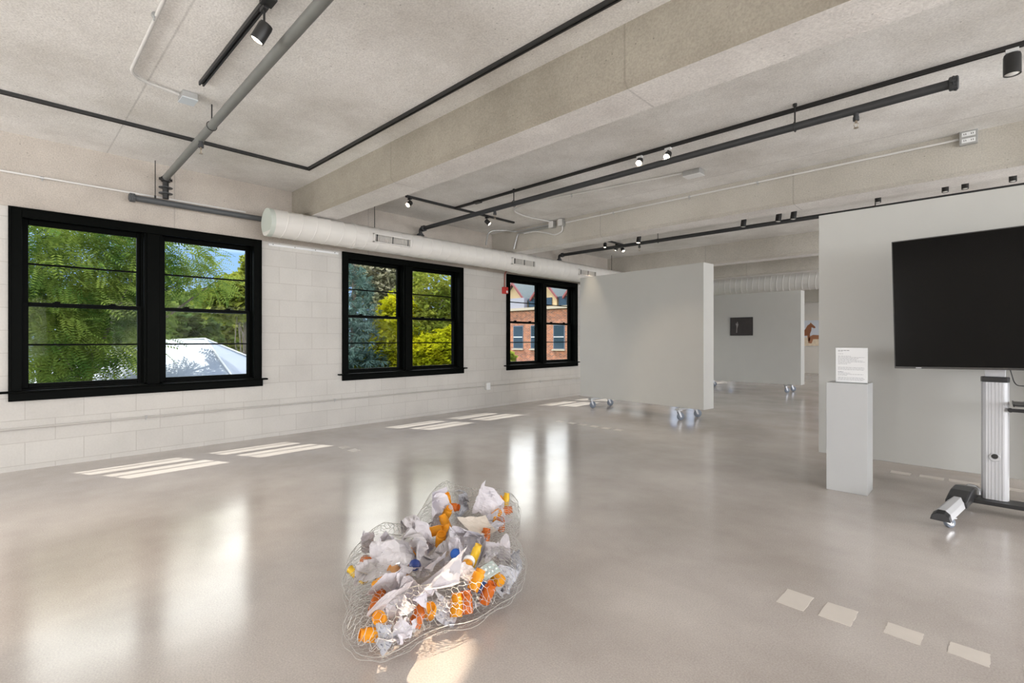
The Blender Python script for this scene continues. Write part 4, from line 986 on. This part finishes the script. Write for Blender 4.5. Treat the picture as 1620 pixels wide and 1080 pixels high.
def tree(label, base, blobs, n, s, kind, mt, seed, trunk_r=.14, droop=.2, shell=.55, branch_n=10, group='trees outside the windows'):
    e = empty('tree', (base[0], base[1], -3.7), label=label, cat='tree', group=group); o = np.array([base[0], base[1], -3.7])
    bl = [(b_[0]-o[0], b_[1]-o[1], b_[2]-o[2], b_[3], b_[4], b_[5]) for b_ in blobs]
    foliage('foliage', bl, n, s, kind, mt, e, seed, droop, shell)
    rng = random.Random(seed); top = max(b_[2] for b_ in bl)
    tp = [(0, 0, 0), (.08, .05, top*.35), (-.05, .1, top*.7), (0, 0, top)]
    B().tube(tp, [trunk_r, trunk_r*.8, trunk_r*.55, trunk_r*.2], 10).build('trunk', M_bark, e, smooth=True)
    for k in range(branch_n):
        b_ = bl[k % len(bl)]; z0 = top*rng.uniform(.45, .85); q = (b_[0]+rng.uniform(-.8, .8)*b_[3], b_[1]+rng.uniform(-.8, .8)*b_[4], b_[2]+rng.uniform(-.5, .7)*b_[5])
        mid = ((q[0])*.5+rng.uniform(-.2, .2), q[1]*.5+rng.uniform(-.2, .2), (z0+q[2])/2+.15)
        B().tube([(0, 0, z0), mid, q], [trunk_r*.35, trunk_r*.22, trunk_r*.06], 7).build('branch', M_bark, e, smooth=True)
    return e
L_loc = leafmat('locust_leaves', (.075, .145, .03), (.27, .34, .07)); L_loc2 = leafmat('dark_green_leaves', (.08, .13, .04), (.19, .24, .06))
L_yel = leafmat('yellow_green_leaves', (.34, .36, .012), (.55, .52, .02)); L_yel2 = leafmat('green_yellow_leaves', (.17, .22, .035), (.36, .38, .07))
L_spr = leafmat('blue_spruce_needles', (.06, .11, .09), (.13, .20, .17), .1); L_gry = leafmat('grey_green_leaves', (.30, .30, .18), (.46, .42, .30), .2)
def W(x, y, d):
    u = (x-810)/782; v = (537.5-y)/782
    return (CX+d*(-math.sin(TH)+math.cos(TH)*u), d*(math.cos(TH)+math.sin(TH)*u), EYE+d*v)
def blob(x, y, d, rx, ry=None, rz=None): return (*W(x, y, d), rx, ry or rx, rz or rx)
# near locust filling the left half of the first window
c = W(110, 470, 9.0)
tree('leafy green locust tree close outside the left half of the first window', (c[0]-.3, c[1]-.4),
     [blob(95, 425, 8.6, 1.3, 1.3, 1.0), blob(60, 520, 8.4, 1.1, 1.1, .9), blob(170, 400, 9.0, 1.0, 1.0, .9), blob(150, 520, 9.0, .95, .95, .75), blob(275, 400, 10.0, .8, .8, .45), blob(318, 440, 10.4, .65, .65, .28), blob(60, 600, 8.2, .7, .7, .45), blob(150, 450, 9.3, 1.1)],
     6500, .37, 'frond', L_loc, 11, droop=.25, branch_n=14)
tree('smaller green tree outside the right side of the first window', W(385, 450, 14)[:2],
     [blob(385, 470, 14, .75, .75, .7), blob(360, 480, 14, .7, .7, .45), blob(398, 425, 14, .28, .28, .5)], 3000, .18, 'leaf', L_yel2, 12, trunk_r=.06)
for k, (x, y, d, r, mt_, lb) in enumerate(((270, 515, 22, 1.9, L_loc2, 'low green tree beyond the white tent, left one'), (350, 518, 26, 2.3, L_yel2, 'low yellow green tree beyond the white tent, right one'), (200, 500, 20, 2.0, L_loc2, 'green tree behind the near locust tree'), (315, 490, 32, 2.2, L_loc2, 'pale far green tree beyond the white tent'), (420, 505, 30, 2.4, L_loc2, 'green tree hidden mostly behind the right edge of the first window'))):
    tree(lb, W(x, y, d)[:2], [blob(x, y, d, r, r, r*.6), blob(x-20, y+12, d, r*.8, r*.8, r*.5), blob(x+22, y+14, d, r*.8, r*.8, r*.5)], 2200, .42, 'leaf', mt_, 20+k)
# second window
def conifer(label, x, ytop, d, r, mt, seed):
    c = W(x, 537.5, d); top = W(x, ytop, d)[2]; e = empty('conifer', (c[0], c[1], -3.7), label=label, cat='tree', group='trees outside the windows'); hh = top+3.7
    rs = random.Random(seed); vs = []; B_ = []
    for k in range(int(hh/.16)):
        z = .8+k*.16; rr = r*(1-z/hh)**.85
        if z > hh: break
        for q in range(max(5, int(16*rr/r+5))):
            a = rs.uniform(0, 2*PI); B_.append((math.cos(a)*rr*.62, math.sin(a)*rr*.62, z-.12*rr, max(.05, rr*.42), max(.05, rr*.42), .07))
    foliage('foliage', B_, 15000, .19, 'needle', mt, e, seed, .3, .1)
    B().tube([(0, 0, 0), (0, 0, hh)], [.2, .02], 10).build('trunk', M_bark, e, smooth=True)
conifer('dark blue green spruce at the left side of the second window', 560, 370, 13.0, 2.1, L_spr, 31)
tree('grey green tree behind the spruce in the second window', W(610, 440, 20)[:2], [blob(615, 445, 20, 1.4, 1.4, 1.5), blob(592, 430, 20, 1.1), blob(632, 470, 20, 1.2)], 9000, .16, 'leaf', L_gry, 32)
tree('bright yellow green tree filling the lower left of the second window', W(612, 540, 13.5)[:2], [blob(612, 548, 13.5, .85, .85, .8), blob(585, 578, 13.2, .65, .65, .5), blob(632, 500, 13.8, .55, .55, .6), blob(640, 560, 13.5, .75)], 11000, .12, 'leaf', L_yel, 33, droop=0)
tree('tall yellow green tree behind the right half of the second window', W(680, 500, 14.5)[:2], [blob(680, 480, 14.5, 1.0, 1.0, 1.15), blob(665, 545, 14, 1.0), blob(705, 545, 14.4, 1.0), blob(700, 490, 15, .8, .8, .8)], 8500, .13, 'leaf', L_yel2, 34, droop=0)
tree('yellow green shrub top at the lower right of the second window', W(700, 560, 13)[:2], [blob(690, 562, 13, .8, .8, .5), blob(712, 548, 13.2, .5)], 7000, .12, 'leaf', L_yel, 35, droop=0)
tree('small green shrub top at the lower left of the third window', W(800, 575, 16)[:2], [blob(798, 572, 16, .35, .35, .35)], 500, .17, 'leaf', L_yel2, 36, droop=0, branch_n=2)

# white tent roof below the first window
t_ = empty('event_tent', (-6.6, 2.9, -3.7), label='white hipped tent roof seen low through the first window', cat='tent')
M_tent = mat('white_tent_fabric', (.30, .34, .41), .6, var=.03)  # white fabric, tree shade painted in as an even bluish grey
oz = 3.7; R0 = Vector((-7.35+6.6, 1.95-2.9, 1.19+oz)); R1 = Vector((-6.26+6.6, 3.17-2.9, 1.20+oz))
dr = (R1-R0).normalized(); nr = Vector((-dr.y, dr.x, 0))
ex = 2.9; wd = 3.0; ze = -.65+oz
C = [R0-dr*ex+nr*wd, R0-dr*ex-nr*wd, R1+dr*ex-nr*wd, R1+dr*ex+nr*wd]
C = [Vector((c.x, c.y, ze)) for c in C]
def roofpatch(b, a, c, d, e_, n=10, sag=.12):
    """quad a-c (eave) to e_-d (ridge) with a slight sag"""
    vs = []
    for j in range(n+1):
        for i in range(n+1):
            u, v = i/n, j/n; p = a.lerp(c, u).lerp(e_.lerp(d, u), v); p = p-Vector((0, 0, sag*math.sin(PI*v)*(.4+.6*math.sin(PI*u)))); vs.append(p)
    b.add(vs, [(j*(n+1)+i, j*(n+1)+i+1, (j+1)*(n+1)+i+1, (j+1)*(n+1)+i) for j in range(n) for i in range(n)])
b = B(); roofpatch(b, C[1], C[2], R1, R0); roofpatch(b, C[2], C[3], R1, R1); roofpatch(b, C[3], C[0], R0, R1); roofpatch(b, C[0], C[1], R0, R0)
o = b.build('roof', M_tent, t_, smooth=False); so = o.modifiers.new('cloth', 'SOLIDIFY'); so.thickness = .02
b = B()
for a, c in ((C[1], R0), (C[2], R1), (C[3], R1), (C[0], R0), (R0, R1)): b.tube([a+Vector((0, 0, .01)), a.lerp(c, .5)+Vector((0, 0, .01-.03)), c+Vector((0, 0, .01))], .018, 8)
b.build('seam', mat('tent_seam', (.70, .71, .74), .6), t_)
b = B()
for a, c in zip(C, C[1:]+C[:1]): b.add([a, c, c-Vector((0, 0, .35)), a-Vector((0, 0, .35))], [(0, 1, 2, 3)])
b.build('valance', M_tent, t_)
for c in C: B().tube([(c.x, c.y, 0), (c.x, c.y, c.z)], .05, 10).build('post', M_white, t_)

# brick building with dormers beyond the third window
def brickmat():
    mt, t, p = newmat('orange_brick'); N = t.nodes.new; L = t.links.new
    g = N('ShaderNodeNewGeometry'); s = N('ShaderNodeSeparateXYZ'); L(g.outputs['Position'], s.inputs[0]); c = N('ShaderNodeCombineXYZ')
    a = N('ShaderNodeMath'); L(s.outputs['X'], a.inputs[0]); L(s.outputs['Y'], a.inputs[1]); L(a.outputs[0], c.inputs[0]); L(s.outputs['Z'], c.inputs[1])
    br = N('ShaderNodeTexBrick'); L(c.outputs[0], br.inputs['Vector']); br.inputs['Scale'].default_value = 1; br.inputs['Brick Width'].default_value = .26; br.inputs['Row Height'].default_value = .088
    br.inputs['Mortar Size'].default_value = .012; br.inputs['Color1'].default_value = (.40, .12, .05, 1); br.inputs['Color2'].default_value = (.20, .07, .045, 1); br.inputs['Mortar'].default_value = (.30, .21, .15, 1)
    n = N('ShaderNodeTexNoise'); n.inputs['Scale'].default_value = 3; n.inputs['Detail'].default_value = 6; L(g.outputs['Position'], n.inputs['Vector'])
    r = N('ShaderNodeMapRange'); r.inputs[1].default_value = .3; r.inputs[2].default_value = .7; r.inputs[3].default_value = .75; r.inputs[4].default_value = 1.3; L(n.outputs['Fac'], r.inputs[0])
    v = N('ShaderNodeVectorMath'); v.operation = 'SCALE'; L(br.outputs['Color'], v.inputs[0]); L(r.outputs[0], v.inputs['Scale']); L(v.outputs[0], p.inputs['Base Color']); p.inputs['Roughness'].default_value = .85
    return mt
bd = empty('brick_building', (-16.5, 26, -3.7), label='orange brick building with cream gabled dormers beyond the third window', cat='building')
def bz(z): return z+3.7
def bx(x): return x+16.5
M_cream2 = mat('cream_stucco', (.50, .36, .20), .8); M_maroon = mat('maroon_trim', (.20, .05, .05), .6); M_shing = mat('grey_shingles', (.13, .15, .15), .9, var=.45, vscale=9, bump=.4, bscale=30)
M_bwin = mat('dark_window_glass', (.03, .05, .07), .08); M_gf = mat('slate_window_frame', (.12, .14, .18), .5); M_stone = mat('stone_cornice', (.38, .32, .25), .8); M_lil = mat('grey_lilac_cladding', (.27, .265, .31), .7)
B().box((bx(-24), 0, 0), (bx(-11), 8, bz(3.32))).build('brick_wall', brickmat(), bd)
B().box((bx(-24.1), -.18, bz(3.28)), (bx(-10.9), .3, bz(3.46))).build('cornice', M_stone, bd)
def bwin(x0, x1, z0, z1):
    f = B().box((bx(x0)-.06, -.02, bz(z0)-.06), (bx(x1)+.06, .05, bz(z1)+.06)).build('window_frame', M_gf, bd)
    B().box((bx(x0), -.035, bz(z0)), (bx(x1), -.015, bz(z1))).build('pane', M_bwin, f)
    B().box((bx(x0), -.05, bz((z0+z1)/2)-.025), (bx(x1), -.03, bz((z0+z1)/2)+.025)).build('meeting_rail', M_white, f)
    B().box((bx(x0)-.12, -.12, bz(z0)-.16), (bx(x1)+.12, .05, bz(z0)-.06)).build('stone_sill', M_stone, f)
for x0, x1 in ((-22.2, -21.3), (-20.35+1.75, -17.75), (-16.9, -16.2), (-14.85, -14.0), (-12.6, -11.8)):
    bwin(x0, x1, .62, 2.15)
B().prism([(0, bz(3.4)), (3.6, bz(6.3)), (4.6, bz(6.3)), (8, bz(3.4))], lambda u, v, k: (bx(-24) if k == 0 else bx(-11), u+.6, v)).build('shingle_roof', M_shing, bd)
def dormer(xc, wv=2.1, ze=4.15, zp=5.2):
    g = B().prism([(bx(xc)-wv/2, bz(3.4)), (bx(xc)+wv/2, bz(3.4)), (bx(xc)+wv/2, bz(ze)), (bx(xc), bz(zp)), (bx(xc)-wv/2, bz(ze))], lambda u, v, k: (u, .35+k*3.2, v)).build('dormer', M_cream2, bd)
    s = B()
    for sg in (-1, 1):
        a = Vector((bx(xc)+sg*(wv/2+.18), 0, bz(ze)-.16)); c = Vector((bx(xc), 0, bz(zp)+.08)); n = Vector((0, 0, .12))
        s.add([a+Vector((0, .2, 0)), c+Vector((0, .2, 0)), c+Vector((0, .2, .12)), a+Vector((0, .2, .12)), a+Vector((0, 3.5, 0)), c+Vector((0, 3.5, 0)), c+Vector((0, 3.5, .12)), a+Vector((0, 3.5, .12))], [(0, 1, 2, 3), (4, 7, 6, 5), (0, 4, 5, 1), (3, 2, 6, 7), (0, 3, 7, 4), (1, 5, 6, 2)])
    s.build('dormer_roof', M_shing, g)
    s = B()
    for sg in (-1, 1):
        a = Vector((bx(xc)+sg*(wv/2+.18), .1, bz(ze)-.22)); c = Vector((bx(xc), .1, bz(zp)+.05))
        s.add([a, c, c+Vector((0, 0, .17)), a+Vector((0, 0, .17)), a+Vector((0, .14, 0)), c+Vector((0, .14, 0)), c+Vector((0, .14, .17)), a+Vector((0, .14, .17))], [(0, 1, 2, 3), (4, 7, 6, 5), (0, 4, 5, 1), (3, 2, 6, 7), (0, 3, 7, 4), (1, 5, 6, 2)])
    s.build('maroon_fascia', M_maroon, g)
    B().box((bx(xc)+.15, .28, bz(3.55)), (bx(xc)+.65, .36, bz(4.1))).build('pane', M_bwin, g)
for xc in (-18.95, -15.95, -13.0, -22.0): dormer(xc)
B().box((bx(-20.2), .0, bz(3.45)), (bx(-17.6), .34, bz(4.2))).build('lilac_parapet', M_lil, bd)
for x in (-17.1, -14.35): B().box((bx(x)-.33, .28, bz(3.52)), (bx(x)+.33, .6, bz(4.12))).build('dormer_side_window', M_bwin, bd)
B().box((bx(-20), -2.4, bz(-.95)), (bx(-16), -.2, bz(-.72))).build('entrance_canopy', M_gf, bd)
